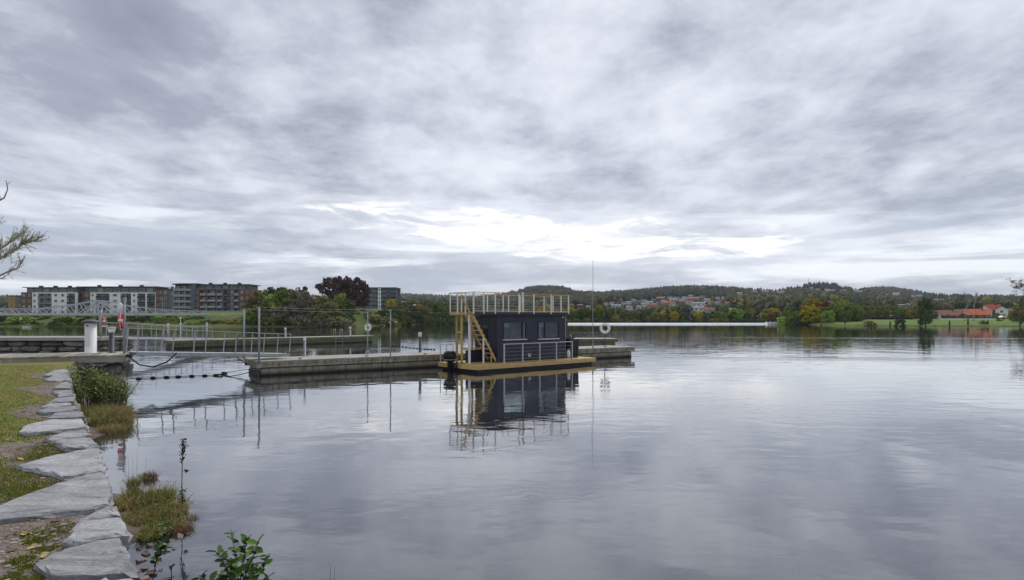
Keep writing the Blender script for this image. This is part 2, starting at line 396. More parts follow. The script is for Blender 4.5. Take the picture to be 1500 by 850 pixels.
n = b.noise(pos, .035, 5, .6, .3); nn = b.noise(pos, .5, 5, .65)
lawn = b.ramp(nn, [(.3, (.085, .14, .032)), (.55, (.13, .20, .045)), (.75, (.20, .22, .07))])
rough_ = b.ramp(n, [(.35, (.05, .08, .022)), (.5, (.08, .11, .032)), (.68, (.13, .13, .05))])
forest = b.ramp(n, [(.35, (.022, .032, .018)), (.6, (.045, .052, .022)), (.75, (.12, .11, .05))])
c = b.mix(b.smooth(z, .15, .45), b.mix(b.smooth(nn, .4, .6), (.05, .06, .02), (.13, .12, .045)), lawn)
rt = b.m('DIVIDE', x, y); c = b.mix(b.m('MULTIPLY', b.smooth(rt, -.09, -.07), b.smooth(rt, .45, .43)), c, (.02, .028, .012))
left = b.m('MULTIPLY', b.smooth(x, -20.0, -45.0), b.smooth(b.m('SUBTRACT', b.m('ADD', z, b.m('MULTIPLY', nn, 3.0)), b.m('MULTIPLY', b.smooth(b.m('DIVIDE', x, y), -.33, -.27), 2.1)), 5.6, 4.2))
c = b.mix(left, c, rough_)
c = b.mix(b.smooth(y, 330.0, 420.0), c, forest)
b.put(p.inputs['Base Color'], c)
to = share('far_ground', np_mesh('far_ground', V, Fc, tm, 4)); to['kind'] = 'structure'

# lake bed under everything
mb = MB(); mb.add([(-6900, -200, -3.2), (6900, -200, -3.2), (6900, 3500, -3.2), (-6900, 3500, -3.2)], [(0, 1, 2, 3)])
structure('lake_bed', mb, mat('lake_mud', (.05, .045, .035), .9))

# ------------------------------------------------------------------ near land: the lawn behind the stone edge
EDGE = [(4.2, -5.0), (.75, .1), (-2.2, 3.78), (-3.98, 6.13), (-5.19, 7.78), (-7.35, 10.7), (-10.2, 14.4), (-13.2, 18.5), (-15.5, 22.0)]
ZL = 1.06
gm = bpy.data.materials.new('lawn'); gm.use_nodes = True; b = NB(gm.node_tree); p = gm.node_tree.nodes['Principled BSDF']
p.inputs['Roughness'].default_value = .95; p.inputs['Specular IOR Level'].default_value = .1
pos = b.n('ShaderNodeNewGeometry').outputs['Position']
n = b.noise(pos, .9, 5, .6, .4); n2 = b.noise(pos, 14, 5, .7)
c = b.ramp(n, [(.30, (.12, .18, .04)), (.45, (.20, .22, .06)), (.57, (.24, .20, .075)), (.70, (.22, .145, .085))])
c = b.mix(1.0, c, b.ramp(n2, [(.3, .6), (.7, 1.25)]), 'MULTIPLY')
b.put(p.inputs['Base Color'], c)
bn = b.n('ShaderNodeBump'); bn.inputs['Distance'].default_value = .03; b.put(bn.inputs['Height'], n2); b.put(p.inputs['Normal'], bn.outputs[0])
land = EDGE + [(-16.4, 23.2), (-18.1, 22.45), (-30, 16.5), (-60, 1.5), (-400, -168), (-400, -200), (4.2, -200)]
# the sheet stops a little inside the wall line
ins = [(x - .15, y - .1) for x, y in EDGE] + land[len(EDGE):]
mb = MB(); k = len(ins)
mb.add([(x, y, ZL) for x, y in ins] + [(x, y, -3) for x, y in ins], [tuple(range(k))] + [(i, i + k, (i + 1) % k + k, (i + 1) % k) for i in range(k)])
structure('lawn', mb, gm)
def edge_x(Y):
    ys = [p[1] for p in EDGE]; xs = [p[0] for p in EDGE]; return float(np.interp(Y, ys, xs))

# stone quay wall under the edge and the slabs on it
OUT = Vector((.8, .6, 0)).normalized()
quay = thing('quay_wall', (-5.2, 7.8, 0), 'stone quay wall along the lawn topped with rough grey slate slabs', 'wall')
mb = MB(); k = 0
for (x0, y0), (x1, y1) in zip(EDGE[:-1], EDGE[1:]):
    a = Vector((x0, y0, 0)); d = Vector((x1, y1, 0)) - a; L = d.length; d.normalize(); nrm = Vector((d.y, -d.x, 0))
    for row in range(3):
        s = -rnd.uniform(0, .4)
        while s < L:
            wd = rnd.uniform(.45, .95); c = a + d * (s + wd / 2) - nrm * rnd.uniform(.28, .33)
            if y0 > -1:
                st = MB(); st.rock((c.x, c.y, -.1 + row * .38 + .19), (wd * .56, .30, .225), rnd.randint(0, 9999), math.atan2(d.y, d.x), .08)
                st.wpart('stone', M['stone'], quay)
            s += wd
SL = [  # photo measures of the outline of each slab
 [(142, 850), (186, 846), (206, 849), (222, 880), (240, 930), (165, 945)],
 [(49, 823), (96, 801), (140, 790), (173, 784), (180, 793), (192, 810), (200, 828), (204, 845), (184, 841), (140, 843), (86, 841), (66, 837)],
 [(89, 792), (106, 768), (130, 762), (177, 756), (190, 775), (189, 783), (150, 787), (110, 796)],
 [(112, 762), (144, 745), (160, 739), (172, 740), (176, 754), (150, 757), (116, 764)],
 [(-50, 752), (0, 738), (40, 722), (90, 706), (124, 695), (148, 692), (160, 699), (164, 720), (161, 737), (140, 743), (100, 747), (50, 752), (0, 759), (-60, 770)],
 [(24, 681), (70, 667), (120, 657), (144, 654), (150, 668), (156, 686), (150, 690), (118, 694), (96, 699), (60, 689)],
 [(80, 646), (132, 640), (144, 649), (125, 654), (96, 655)],
 [(64, 641), (96, 632), (124, 629), (137, 637), (104, 642), (76, 645)],
 [(27, 632), (36, 622), (72, 614), (120, 612.5), (129, 625), (96, 628.5), (40, 634)],
 [(71, 612), (80, 604), (116, 601), (125, 610.5), (100, 611)],
 [(52, 601), (68, 597), (108, 594.5), (117, 599.5), (85, 603), (62, 604)],
 [(60, 596), (72, 590.5), (100, 588.5), (110, 593), (80, 596)],
 [(70, 589), (80, 583), (106, 580.5), (110, 587)],
 [(76, 572), (104, 570), (108, 579), (86, 581), (80, 575)],
 [(78, 568), (88, 561), (101, 559.5), (104, 568.5)],
 [(64, 557), (76, 550), (98, 545.5), (105, 555), (84, 558)],
 [(62, 549), (78, 543), (98, 540.5), (101, 544.5), (78, 549)]]
SLG = []
for si, pts in enumerate(SL):
    r = random.Random(si + 40); zt = ZL + r.uniform(.045, .075)
    W = [G(px, py, zt) for px, py in pts]
    area = sum(W[i].x * W[(i + 1) % len(W)].y - W[(i + 1) % len(W)].x * W[i].y for i in range(len(W)))
    if area < 0: W = W[::-1]
    SLG.append([(p.x, p.y) for p in W])
    out = []
    for i in range(len(W)):
        a, c = W[i], W[(i + 1) % len(W)]; L = (c - a).length; k = max(2, int(L / .09))
        nrm = Vector((c.y - a.y, -(c.x - a.x), 0)).normalized()
        for t in range(k):
            out.append((a.lerp(c, t / k) + nrm * r.gauss(0, .010) * (1 if t else 0), nrm))
    n = len(out); ctr = sum((o[0] for o in out), Vector()) / n
    mb = MB(); V = []
    tilt = Vector((r.uniform(-.012, .012), r.uniform(-.012, .012)))
    def zz_(p): return tilt.x * (p.x - ctr.x) + tilt.y * (p.y - ctr.y)
    th = .13
    for ring, (off, dz) in enumerate(((-.035, 0), (-.008, -.012), (.0, -.045), (-.012, -.06), (.012, -.085), (-.01, -th))):
        for p, nrm in out:
            q = p + nrm * (off + (r.gauss(0, .007) if ring else r.gauss(0, .006)))
            V.append((q.x, q.y, zt + dz + zz_(p) + (r.gauss(0, .004) if ring < 2 else 0)))
    fs = [(a * n + i, (a + 1) * n + i, (a + 1) * n + (i + 1) % n, a * n + (i + 1) % n) for a in range(5) for i in range(n)]
    # top: rings shrinking to the centre with uneven height so that the face undulates
    base = 0; prev = list(range(n)); top = []
    for k, f in enumerate((.8, .58, .34, .12)):
        s0 = len(V)
        for i in range(n):
            p = Vector(V[i]); q = ctr.lerp(p, f); h = .006 * math.sin(q.x * 9 + si) * math.sin(q.y * 7 + si) + r.gauss(0, .0016)
            V.append((q.x, q.y, zt + zz_(q) + h))
        cur = list(range(s0, s0 + n))
        fs += [(prev[i], prev[(i + 1) % n], cur[(i + 1) % n], cur[i]) for i in range(n)]; prev = cur
    fs.append(tuple(prev))
    mb.add(V, fs); mb.wpart('slab', M['slate'], quay)
def in_poly(x, y, poly):
    c = False; n = len(poly); j = n - 1
    for i in range(n):
        if (poly[i][1] > y) != (poly[j][1] > y) and x < (poly[j][0] - poly[i][0]) * (y - poly[i][1]) / (poly[j][1] - poly[i][1]) + poly[i][0]: c = not c
        j = i
    return c
def on_slab(x, y): return any(in_poly(x, y, s) for s in SLG)

# stony bank in front of the wall foot (present in two stretches)
bank_m = mat('shore_gravel', (.07, .05, .04), .7, .4, 6, .03, 18, col2=(.17, .12, .10))
mb = MB(); ys = np.linspace(1.5, 22.0, 64); V = []; wn_ = 9
def bank_h(Y):
    a = max(0, min(1, (9.9 - Y) / .9)) * 1.0; c = max(0, min(1, (Y - 12.6) / 1.2))
    return max(a, c)
for Y in ys:
    for i in range(wn_):
        d = -.3 + i * .24; hh = bank_h(Y); px_ = edge_x(Y) + OUT.x * d; py_ = Y + OUT.y * d
        z = -.35 + hh * ((.50 if Y > 7.3 else .34) - .27 * d) + .03 * math.sin(px_ * 9) * math.sin(py_ * 11)
        V.append((px_, py_, z))
mb.add(V, [(i * wn_ + j, i * wn_ + j + 1, (i + 1) * wn_ + j + 1, (i + 1) * wn_ + j) for i in range(len(ys) - 1) for j in range(wn_ - 1)])
structure('shore_bank', mb, bank_m)
# ------------------------------------------------------------------ timber jetty on the left
JZ = 1.26; JO = Vector((-14.9, 23.7, 0)); JA = math.atan2(1.7, 3.4); JW = 2.8
JD = Vector((math.cos(JA), math.sin(JA), 0)); JN = Vector((-JD.y, JD.x, 0))
jet = thing('timber_jetty', JO, 'low weathered timber jetty carrying the white service pillar', 'jetty', None, JA)
xx = 0.0
while xx > -15:
    wd = .235; z = JZ + rnd.uniform(-.008, .008)
    MB().box(xx - wd + .03, -.03 + rnd.uniform(-.02, .012), z - .05, xx, JW + rnd.uniform(-.03, .03), z).part('plank', M['wood_grey'], jet); xx -= wd
for k in range(4): MB().box(-3.75 * (k + 1), .0, JZ - .27, -3.75 * k - .01, .08, JZ - .062).part('fascia_beam', M['wood_grey'], jet)
MB().box(-.09, .081, JZ - .27, -.004, JW, JZ - .062).part('fascia_beam', M['wood_grey'], jet)
MB().box(-15, JW - .1, JZ - .27, -.1, JW - .02, JZ - .062).part('fascia_beam', M['wood_grey'], jet)
for y in (.9, 1.8): MB().box(-15, y, JZ - .25, -.1, y + .15, JZ - .06).part('joist', M['wood_dark'], jet)
for row in range(3):
    yy = .35
    while yy < JW - .2:
        mb = MB(); wd = rnd.uniform(.4, .8); mb.rock((-.55 + rnd.uniform(-.07, .07), yy + wd / 2, -.12 + row * .34 + .08), (.4, wd * .54, .20), rnd.randint(0, 9999), 0, .16)
        mb.part('stone', M['stone'], jet); yy += wd
    x = -.25
    while x > -6:
        mb = MB(); wd = rnd.uniform(.4, .9); mb.rock((x - wd / 2, .75 + rnd.uniform(-.07, .07), -.12 + row * .34 + .08), (wd * .54, .35, .2), rnd.randint(0, 9999), 0, .16)
        mb.part('stone', M['stone'], jet); x -= wd

# white service pillar
pc = G(133, 518, JZ)
t = thing('service_pillar', pc, 'white metal service pillar with dark overhanging cap on the jetty', 'service pillar')
MB().lathe((0, 0, 0), [(.24, 0), (.24, .03), (.205, .035), (.205, 1.22)], 20).part('column', M['white'], t, True)
MB().lathe((0, 0, 1.221), [(.20, 0), (.30, .005), (.31, .045), (.27, .085), (.12, .125)], 20).part('cap', M['dkgrey'], t)
MB().box(-.045, -.214, 1.08, .045, -.204, 1.13).part('badge', M['dkgrey'], t)
MB().box(-.1, -.212, .3, .1, -.2035, .8).part('service_door', M['white'], t)

def bollard_light(loc, h, label, headmat='white', postmat='dkgrey', r=.07, group='lamp bollards along the docks'):
    t = thing('bollard_light', loc, label, 'bollard light', group)
    MB().lathe((0, 0, 0), [(r * 1.7, 0), (r * 1.7, .02), (r, .03), (r, h * .78)], 10).part('post', M[postmat], t, True)
    MB().lathe((0, 0, h * .782), [(r * 1.15, 0), (r * 1.35, h * .14), (r * 1.3, h * .15)], 10).part('lamp_head', M[headmat], t, True)
    MB().lathe((0, 0, h * .934), [(r * 1.6, 0), (r * 1.5, h * .05), (r * .5, h * .066)], 10).part('cap', M['alu'], t)
    return t
bollard_light(G(163.5, 516.5, JZ), 1.05, 'dark grey lamp bollard with white head on the jetty end', r=.10)

def life_ring(root, c, axis, Rr, r, cols=('red', 'white')):
    """ring of alternating bands"""
    for q in range(4):
        for h, m in ((0, cols[0]), (1, cols[1])):
            a = q * math.pi / 2 + (0 if h == 0 else math.pi / 2.5)
            e = q * math.pi / 2 + (math.pi / 2.5 if h == 0 else math.pi / 2)
            MB().torus(c, Rr, r, axis, 7, 8, a, e).part('band', M[m], root, True)
    MB().torus(c, Rr + r * 1.15, .012, axis, 24, 4).part('grab_line', M['white'], root)

# rescue post with red and white ring at the jetty end
pl = G(182, 519, JZ)
t = thing('rescue_post', pl, 'tall grey steel post at the jetty end holding the red ring', 'post')
MB().tube([(0, 0, 0), (0, 0, 2.2)], .045, 8).part('pole', M['galv'], t, True)
MB().box(-.24, -.03, 1.42, .0, .03, 1.47).part('bracket', M['galv'], t)
MB().box(-.1, -.1, 0, .1, .1, .02).part('base_plate', M['galv'], t)
MB().box(-.02, -.05, 2.0, .06, .05, 2.22).part('post_head', M['galv'], t)
t = thing('lifebuoy', pl + Vector((-.13, 0, 1.3)), 'red and white lifebuoy seen edge on, hanging on the jetty post', 'lifebuoy')
life_ring(t, (0, 0, -.02), (.84, .42, 0), .25, .075)
MB().lathe((-.02, 0, .30), [(.03, 0), (.085, .05), (.10, .2), (.06, .36), (.015, .42)], 10).part('white_cover', M['white'], t, True)

# ------------------------------------------------------------------ stone breakwater behind the jetty
BY = 39.0
bw = thing('stone_breakwater', (-30, BY, 0), 'dark dry stone breakwater with pale concrete cap behind the jetty', 'breakwater')
mb = MB()
for x0 in np.arange(-62, -26.0, 3.0):
    x1 = min(x0 + 2.97, -25.9); MB().box(x0, BY - .1, 1.22, x1, BY + 3.0, 1.42).wpart('cap_slab', M['pont_top'], bw)
for row in range(4):
    x = -26.0
    while x > -50:
        wd = rnd.uniform(.5, 1.5); st = MB(); st.rock((x - wd / 2, BY + .42 + rnd.uniform(-.06, .06), .0 + row * .33 + .02), (wd * .56, .45, rnd.uniform(.14, .23)), rnd.randint(0, 9999), rnd.uniform(-.12, .12), .2)
        st.wpart('stone', M['stone'], bw); x -= wd
    y = BY + .6
    while y < BY + 2.8:
        wd = rnd.uniform(.5, .9); st = MB(); st.rock((-26.35, y + wd / 2, row * .33 + .02), (.4, wd * .56, .21), rnd.randint(0, 9999), 0, .1)
        st.wpart('stone', M['stone'], bw); y += wd
MB().box(-62, BY + .4, -.4, -26.4, BY + 2.7, 1.215).wpart('core', M['wood_dark'], bw)
pl = Vector((XA(147.5, 40.2), 40.2, 1.42))
t = thing('gate_post', pl, 'grey steel gate post on the right end of the stone breakwater', 'post')
MB().tube([(0, 0, 0), (0, 0, 1.75)], .085, 8).part('pole', M['galv'], t, True)
MB().bar((0, 0, .72), (.42, 0, .70), .07).part('hinge_arm', M['white'], t)
MB().box(-.16, -.16, 0, .16, .16, .02).part('base_plate', M['galv'], t)
pl = Vector((XA(153.6, 40.4), 40.4, 1.42))
t = thing('rescue_post', pl, 'thin steel post with a small ring on the breakwater end', 'post')
MB().tube([(.08, 0, 0), (.08, 0, 1.9)], .03, 6).part('pole', M['galv'], t)
MB().box(-.08, -.02, 1.2, .08, .02, 1.24).part('bracket', M['galv'], t)
t = thing('lifebuoy', pl + Vector((-.02, -.08, 1.0)), 'small red and white lifebuoy on the breakwater end post', 'lifebuoy')
life_ring(t, (0, 0, 0), (.8, .6, 0), .22, .08)

# ------------------------------------------------------------------ gangways
def gangway(a, c, width, nposts, name, label, hr=1.02, beam='galv', lean=0.0):
    a = Vector(a); c = Vector(c); d = (c - a); L = d.length; dn = d.normalized(); sd_ = dn.cross(Vector((0, 0, 1))).normalized()
    t = thing(name, a, label, 'gangway', 'aluminium gangways down to the pontoons'); up = Vector((0, 0, 1)) + dn * lean
    for s in (-1, 1):
        o = sd_ * (s * width / 2)
        MB().bar(o, o + d, .06, .14).part('side_beam', M[beam], t)
        MB().tube([o + up * hr, o + d + up * hr], .020, 6).part('handrail', M['galv'], t)
        for i in range(nposts):
            p = o + d * ((i + .02) / (nposts - .96)); MB().bar(p + Vector((0, 0, .05)), p + up * hr, .036).part('rail_post', M['galv'], t)
    n = int(L / .30)
    for i in range(n):
        p = d * ((i + .5) / n); MB().bar(p - sd_ * (width / 2 - .04) + Vector((0, 0, .06)), p + sd_ * (width / 2 - .04) + Vector((0, 0, .06)), .25, .03, up=(dn.cross(sd_))).part('deck_plank', M['alu'], t)
    return t
# floating pontoon, local axes along the berth
PA = Vector((-11.6, 27.9, 0)); PANG = R(35.0); PD = Vector((math.cos(PANG), math.sin(PANG), 0)); PN = Vector((-PD.y, PD.x, 0)); PZ = .70
def PP(s, t_, z=PZ): return PA + PD * s + PN * t_ + Vector((0, 0, z))
gangway((-15.42, 24.85, 1.24), PP(1.6, 1.6, .86), 1.1, 6, 'gangway', 'near aluminium gangway from the timber jetty to the concrete pontoon', lean=.08)
g2a = Vector((-25.9, 40.2, 1.35)); g2b = Vector((XA(300, 53.0), 53.0, .85))
gangway(g2a, g2b, 1.3, 8, 'gangway', 'far aluminium gangway from the stone breakwater to the mossy pontoon', hr=1.0, beam='alu', lean=.03)

def pontoon(name, label, A, ang, L, W, z, lens, sidemat, topmat, cap=True):
    t = thing(name, A, label, 'pontoon', None, ang)
    s = 0.0
    while s < L - .1:
        e = min(L, s + lens); g = .02
        i0 = .22 if s == 0 else g; i1 = .22 if e > L - .1 else g
        MB().box(s + i0, .13, -.5, e - i1, W - .13, z - .36).part('float_block', M[sidemat], t)
        MB().box(s + i0 + .05, .16, z - .36, e - i1 - .05, W - .16, z - .30).part('joint', M['wood_dark'], t)
        for z0_, z1_, o_ in ((z - .30, z - .175, .018), (z - .165, z - .06, .0)):
            MB().box(s + g / 2, o_, z0_, e - g / 2, W - o_, z1_).part('deck_slab', M[sidemat], t)
        MB().box(s + g / 2, -.012, z - .052, e - g / 2, W + .012, z).part('deck_surface', M[topmat], t)
        for q_ in range(int((e - s) / 1.5)): MB().box(s + .7 + q_ * 1.5, -.012, z - .14, s + .74 + q_ * 1.5, -.001, z - .10).part('bolt', M['wood_dark'], t)
        s = e
    MB().box(.16, .2, -.5, .2, W - .2, .2).part('end_fender', M['wood_dark'], t)
    return t
pt = pontoon('pontoon', 'long grey concrete floating pontoon behind the houseboat', PA, PANG, 24.4, 2.6, PZ, 6.1, 'pont', 'pont_top')
PL = [(.2, .0, 3.0, 'near left corner'), (.15, 2.3, 3.0, 'back left corner'), (6.7, 2.4, 2.8, 'back edge left of the lamp bollard'), (7.75, .0, 2.75, 'front edge halfway to the houseboat')]
# where the tall posts stand, found from the photo columns
def pont_s(px, t_):
    # solve (A + D s + N t).x / .y = (px-750)/900
    k = (px - CX) / F; a = PA + PN * t_; return (a.x - k * a.y) / (k * PD.y - PD.x)
tops = []
for px, tt, ytop, lab in ((379.5, -.05, 450, 'tall grey mooring post at the near left corner of the pontoon'), (357.5, 2.45, 453, 'tall grey mooring post at the back left corner of the pontoon'),
                          (538.5, 2.45, 457.5, 'slim grey post on the back edge of the pontoon middle'), (572, .02, 454, 'slim grey post on the front edge of the pontoon')):
    s = pont_s(px, tt); b0 = PP(s, tt, PZ if tt > .5 else PZ - .35); top = P(px, ytop, b0.y); r = .048 if px < 400 else .03
    t = thing('mooring_post', b0, lab, 'post', 'tall posts of the pontoon')
    MB().tube([(0, 0, 0), (0, 0, top.z - b0.z)], r, 8).part('pole', M['galv'], t, True)
    MB().box(-.09, -.05, .05, .09, .06, .2).part('bracket', M['galv'], t)
    MB().bar((-.12, 0, top.z - b0.z - .03), (.06, 0, top.z - b0.z), .04).part('wire_arm', M['galv'], t)
    tops.append(top)
def wire(a, c, sag, r=.005, name='wire', label='', m='galv', cat='wire', loc=None, n=16):
    pts = []
    for i in range(n + 1):
        u = i / n; p = Vector(a).lerp(Vector(c), u); p.z -= sag * 4 * u * (1 - u); pts.append(p - Vector(a))
    t = MB().tube(pts, r, 4); o = bpy.data.objects.new(name, t.mesh(name, M[m])); C.objects.link(o); o.location = a
    return tag(o, label, cat)
wire(tops[0], tops[3], .03, label='thin steel wire between the two front mooring posts')
wire(tops[1], tops[2], .03, label='thin steel wire between the two back mooring posts')
wire(tops[3], P(664, 459, 31.6),   .02, r=.004, label='thin steel wire from the front post to the houseboat roof')
for px, tt, ytop, lab in ((446.5, 2.45, 493, 'grey lamp bollard with white head on the pontoon left half'), (615.3, 2.4, 487, 'dark lamp bollard with white head just left of the houseboat')):
    s = pont_s(px, tt); b0 = PP(s, tt); bollard_light(b0, P(px, ytop, b0.y).z - b0.z, lab, r=.06 if px < 500 else .075, postmat='galv' if px < 500 else 'dkgrey')
# cleats
for i in range(7):
    t = thing('mooring_cleat', PP(2 + i * 3.3, .18), 'small steel mooring cleat on the pontoon front edge', 'cleat', 'mooring cleats along the pontoon')
    MB().tube([(-.12, 0, .07), (.12, 0, .07)], .018, 6).part('horn', M['galv'], t); MB().box(-.04, -.03, 0, .04, .03, .06).part('foot', M['galv'], t)
# white ring on a thin stand at the right end, tall thin mast
s = pont_s(886, 1.9); b0 = PP(s, 1.9)
t = thing('lifebuoy_stand', b0, 'thin dark stand carrying the white lifebuoy right of the houseboat', 'stand')
MB().tube([(0, 0, 0), (0, 0, P(886, 472, b0.y).z - b0.z)], .025, 6).part('pole', M['dkgrey'], t); MB().box(-.1, -.1, 0, .1, .1, .02).part('base_plate', M['dkgrey'], t)
rc = P(886, 481, b0.y) + Vector((0, -.1, 0))
t = thing('lifebuoy', rc, 'white lifebuoy on a thin stand right of the houseboat', 'lifebuoy')
life_ring(t, (0, 0, 0), (.35, 1, 0), .27, .085, ('white', 'white'))
MB().bar((-.2, 0, .2), (.2, 0, -.2), .05).part('strap', M['dkgrey'], t)
s = pont_s(868.5, .1); b0 = PP(s, .1)
t = thing('antenna_mast', b0, 'very thin tall grey mast standing right of the houseboat', 'mast')
top = P(868.5, 376, b0.y).z - b0.z
MB().tube([(0, 0, 0), (0, 0, top * .5), (0, 0, top)], [.028, .02, .011], 6).part('pole', M['galv'], t)
MB().tube([(0, 0, 0), (0, 0, .3)], .05, 6).part('socket', M['galv'], t)

# ------------------------------------------------------------------ mossy far pontoon with its furniture
FA = Vector((XA(250, 52.5), 52.5, 0)); FB = Vector((XA(549, 66.5), 66.5, 0)); fd = FB - FA; fang = math.atan2(fd.y, fd.x)
pontoon('pontoon', 'mossy timber sided pontoon lying further out behind the gangways', FA, fang, fd.length, 2.2, .72, 5.4, 'pont_moss', 'wood_grey')
fdn = fd.normalized(); fn = Vector((-fdn.y, fdn.x, 0))
def far_s(px, t_): k = (px - CX) / F; a = FA + fn * t_; return (a.x - k * a.y) / (k * fdn.y - fdn.x)
for px, ytop, lab in ((418, 480, 'left lamp bollard on the mossy far pontoon'), (513, 479, 'right lamp bollard on the mossy far pontoon')):
    s = far_s(px, 1.8); b0 = FA + fdn * s + fn * 1.8 + Vector((0, 0, .72)); bollard_light(b0, P(px, ytop, b0.y).z - b0.z, lab, postmat='galv', r=.09)
s = far_s(539.5, 1.5); b0 = FA + fdn * s + fn * 1.5 + Vector((0, 0, .72))
t = thing('lifebuoy_stand', b0, 'grey stand with a white ring on the far pontoon tip', 'stand')
MB().tube([(0, 0, 0), (0, 0, 1.2)], .05, 6).part('pole', M['galv'], t); MB().box(-.2, -.2, 0, .2, .2, .02).part('base_plate', M['galv'], t)
t = thing('lifebuoy', b0 + Vector((0, -.15, .85)), 'white lifebuoy on the far pontoon tip', 'lifebuoy'); life_ring(t, (0, 0, 0), (.3, 1, 0), .30, .10, ('white', 'white'))
s0 = far_s(491, .05); b0 = FA + fdn * s0 - fn * .06
t = thing('swim_ladder', b0, 'grey swim ladder on the front side of the far pontoon', 'ladder')
for o in (0, .75): MB().tube([(fdn * o) + Vector((0, 0, z)) + fn * q for z, q in ((-.5, 0), (1.35, 0), (1.45, .15), (1.45, .5), (.74, .55))], .03, 6).part('rail', M['galv'], t)
for z in (-.1, .2, .5): MB().bar(Vector((0, 0, z)), fdn * .75 + Vector((0, 0, z)), .05, .03).part('rung', M['galv'], t)
# piece of mossy pontoon to the right of the houseboat
a = Vector((XA(838, 55.5), 55.5, 0)); pontoon('pontoon', 'short mossy pontoon lying behind the right end of the houseboat', a, R(8), 4.3, 2.4, .76, 4.3, 'pont_moss', 'wood_grey')

# rail of the mooring walkway (near gangway landing) and hoses
t = thing('water_hose', (-14.88, 23.9, 1.2), 'black hose looping down from the jetty end beside the gangway', 'hose')
MB().tube([(0, 0, 0), (.15, -.1, -.12), (.4, .0, -.35), (.8, .2, -.45), (1.3, .3, -.25), (1.6, .45, .1)], .028, 6).part('hose', M['rope'], t, True)
MB().lathe((.05, -.1, .0), [(.1, -.05), (.14, 0), (.1, .07)], 8).part('coil', M['rope'], t)
hp = PP(-.05, 1.9, .5)
t = thing('water_hose', hp, 'black hose hanging off the left end of the concrete pontoon', 'hose')
MB().tube([(0, 0, .0), (-.3, -.1, .2), (-.55, -.25, .5), (-.45, -.1, .95), (-.4, 0, 1.35)], .025, 6).part('hose', M['rope'], t, True)
MB().lathe((0, 0, -.05), [(.05, -.05), (.07, 0), (.05, .05)], 8).part('coupling', M['rope'], t)

# floating boom with black floats
ra = Vector((-15.0, 24.2, .30)); rb = PP(0, .1, .38)
bpts = [ra, G(205, 554.6, .03), G(240, 552.6, .03), G(285, 550.6, .03), G(318, 549.6, .03), G(333, 545.5, .08), rb]
t = thing('float_boom', ra, 'dark rope with black floats strung from the shore to the pontoon', 'rope')
MB().tube([p - ra for p in bpts], .014, 5).part('rope', M['rope'], t)
for px in (203, 224, 244, 261, 281, 300, 316, 329):
    py = np.interp(px, [205, 240, 285, 318, 333], [554.6, 552.6, 550.6, 549.6, 545.5]); c = G(px, py, .03) - ra
    MB().lathe(c, [(.02, -.13), (.05, -.08), (.06, 0), (.05, .08), (.02, .13)], 8, 'x').part('float', M['black'], t, True)
MB().rock(G(328, 546.5, .06) - ra, (.12, .09, .07), 3).rock(G(322, 549, .05) - ra, (.14, .08, .05), 4).part('tangle', M['rope'], t)
for i, (qa, qb, lb) in enumerate(((PP(0, .1, .3), G(330, 552, .0), 'dark mooring rope slack in the water by the pontoon corner'), (G(334, 545.5, .08), G(305, 560, -.02), 'loose rope end trailing from the float tangle'))):
    wire(qa, qb, .05, .018, 'mooring_rope', lb, 'rope', 'rope')
# row of little floats left of the houseboat
fl = []
t = thing('float_line', G(575, 506.5, .02), 'row of small dark floats on the water left of the houseboat', 'float line')
pts = [G(p_, q_, .03) for p_, q_ in ((575, 506.5), (590, 508), (606, 510), (622, 511.5), (636, 512))]
MB().tube([p - t.location for p in pts], .012, 4).part('rope', M['rope'], t)
for i in range(13):
    u = i / 12 * 4; k = min(3, int(u)); c = pts[k].lerp(pts[k + 1], u - k) - t.location
    MB().lathe(c, [(.02, -.1), (.045, -.05), (.045, .05), (.02, .1)], 6, 'x').part('float', M['black'], t)
# ------------------------------------------------------------------ houseboat (local s along the side, t inwards)
BO = Vector((-1.68, 29.6, 0)); BA = R(42.0); BL, BW = 8.8, 3.25; DZ = .37
boat = thing('houseboat', BO, 'dark navy houseboat on a yellow timber deck with roof terrace and stairs', 'houseboat', None, BA)
BD = Vector((math.cos(BA), math.sin(BA), 0)); BN = Vector((-BD.y, BD.x, 0))
def bs(px, t_): k = (px - CX) / F; a = BO + BN * t_; return (a.x - k * a.y) / (k * BD.y - BD.x)
def bz(px, py, t_): s = bs(px, t_); y = (BO + BD * s + BN * t_).y; return EYE + (HY - py) / F * y
wn_, nv, wh = M['wood_new'], M['navy'], M['white']
MB().box(.18, .18, -.35, BL - .18, BW - .15, .15).part('hull', M['hull'], boat)
for y in (.5, 2.2): MB().tube([(.2, y, -.1), (BL - .1, y, -.1)], .24, 12).part('float_tube', M['hull'], boat, True)
# deck boards
mb = MB(); x = .0
while x < BL - .05:
    t0, t1 = 0.03, BW - .03
    if x < .78: mb.box(x + .035, t0, DZ - .03, x + .17, 1.45, DZ); mb.box(x + .035, 2.45, DZ - .03, x + .17, t1, DZ)
    else: mb.box(x + .004, t0, DZ - .03, x + .138, t1, DZ)
    x += .142 if x >= .78 else .175
mb.part('deck_boards', wn_, boat, kind='stuff')
zf0, zf1 = .15, DZ - .004
MB().box(0, 0, zf0 + .125, BL, .028, zf1).part('fascia_board', wn_, boat)
MB().box(.01, .006, zf0, BL - .01, .028, zf0 + .12).part('fascia_board', wn_, boat)
MB().box(.0, .03, zf0, .028, 1.45, zf1).part('fascia_board', wn_, boat)
MB().box(.0, 2.45, zf0, .028, BW, zf1).part('fascia_board', wn_, boat)
MB().box(BL - .028, .03, zf0, BL, BW, zf1).part('fascia_board', wn_, boat)
MB().box(.03, BW - .028, zf0, BL - .03, BW, zf1).part('fascia_board', wn_, boat)
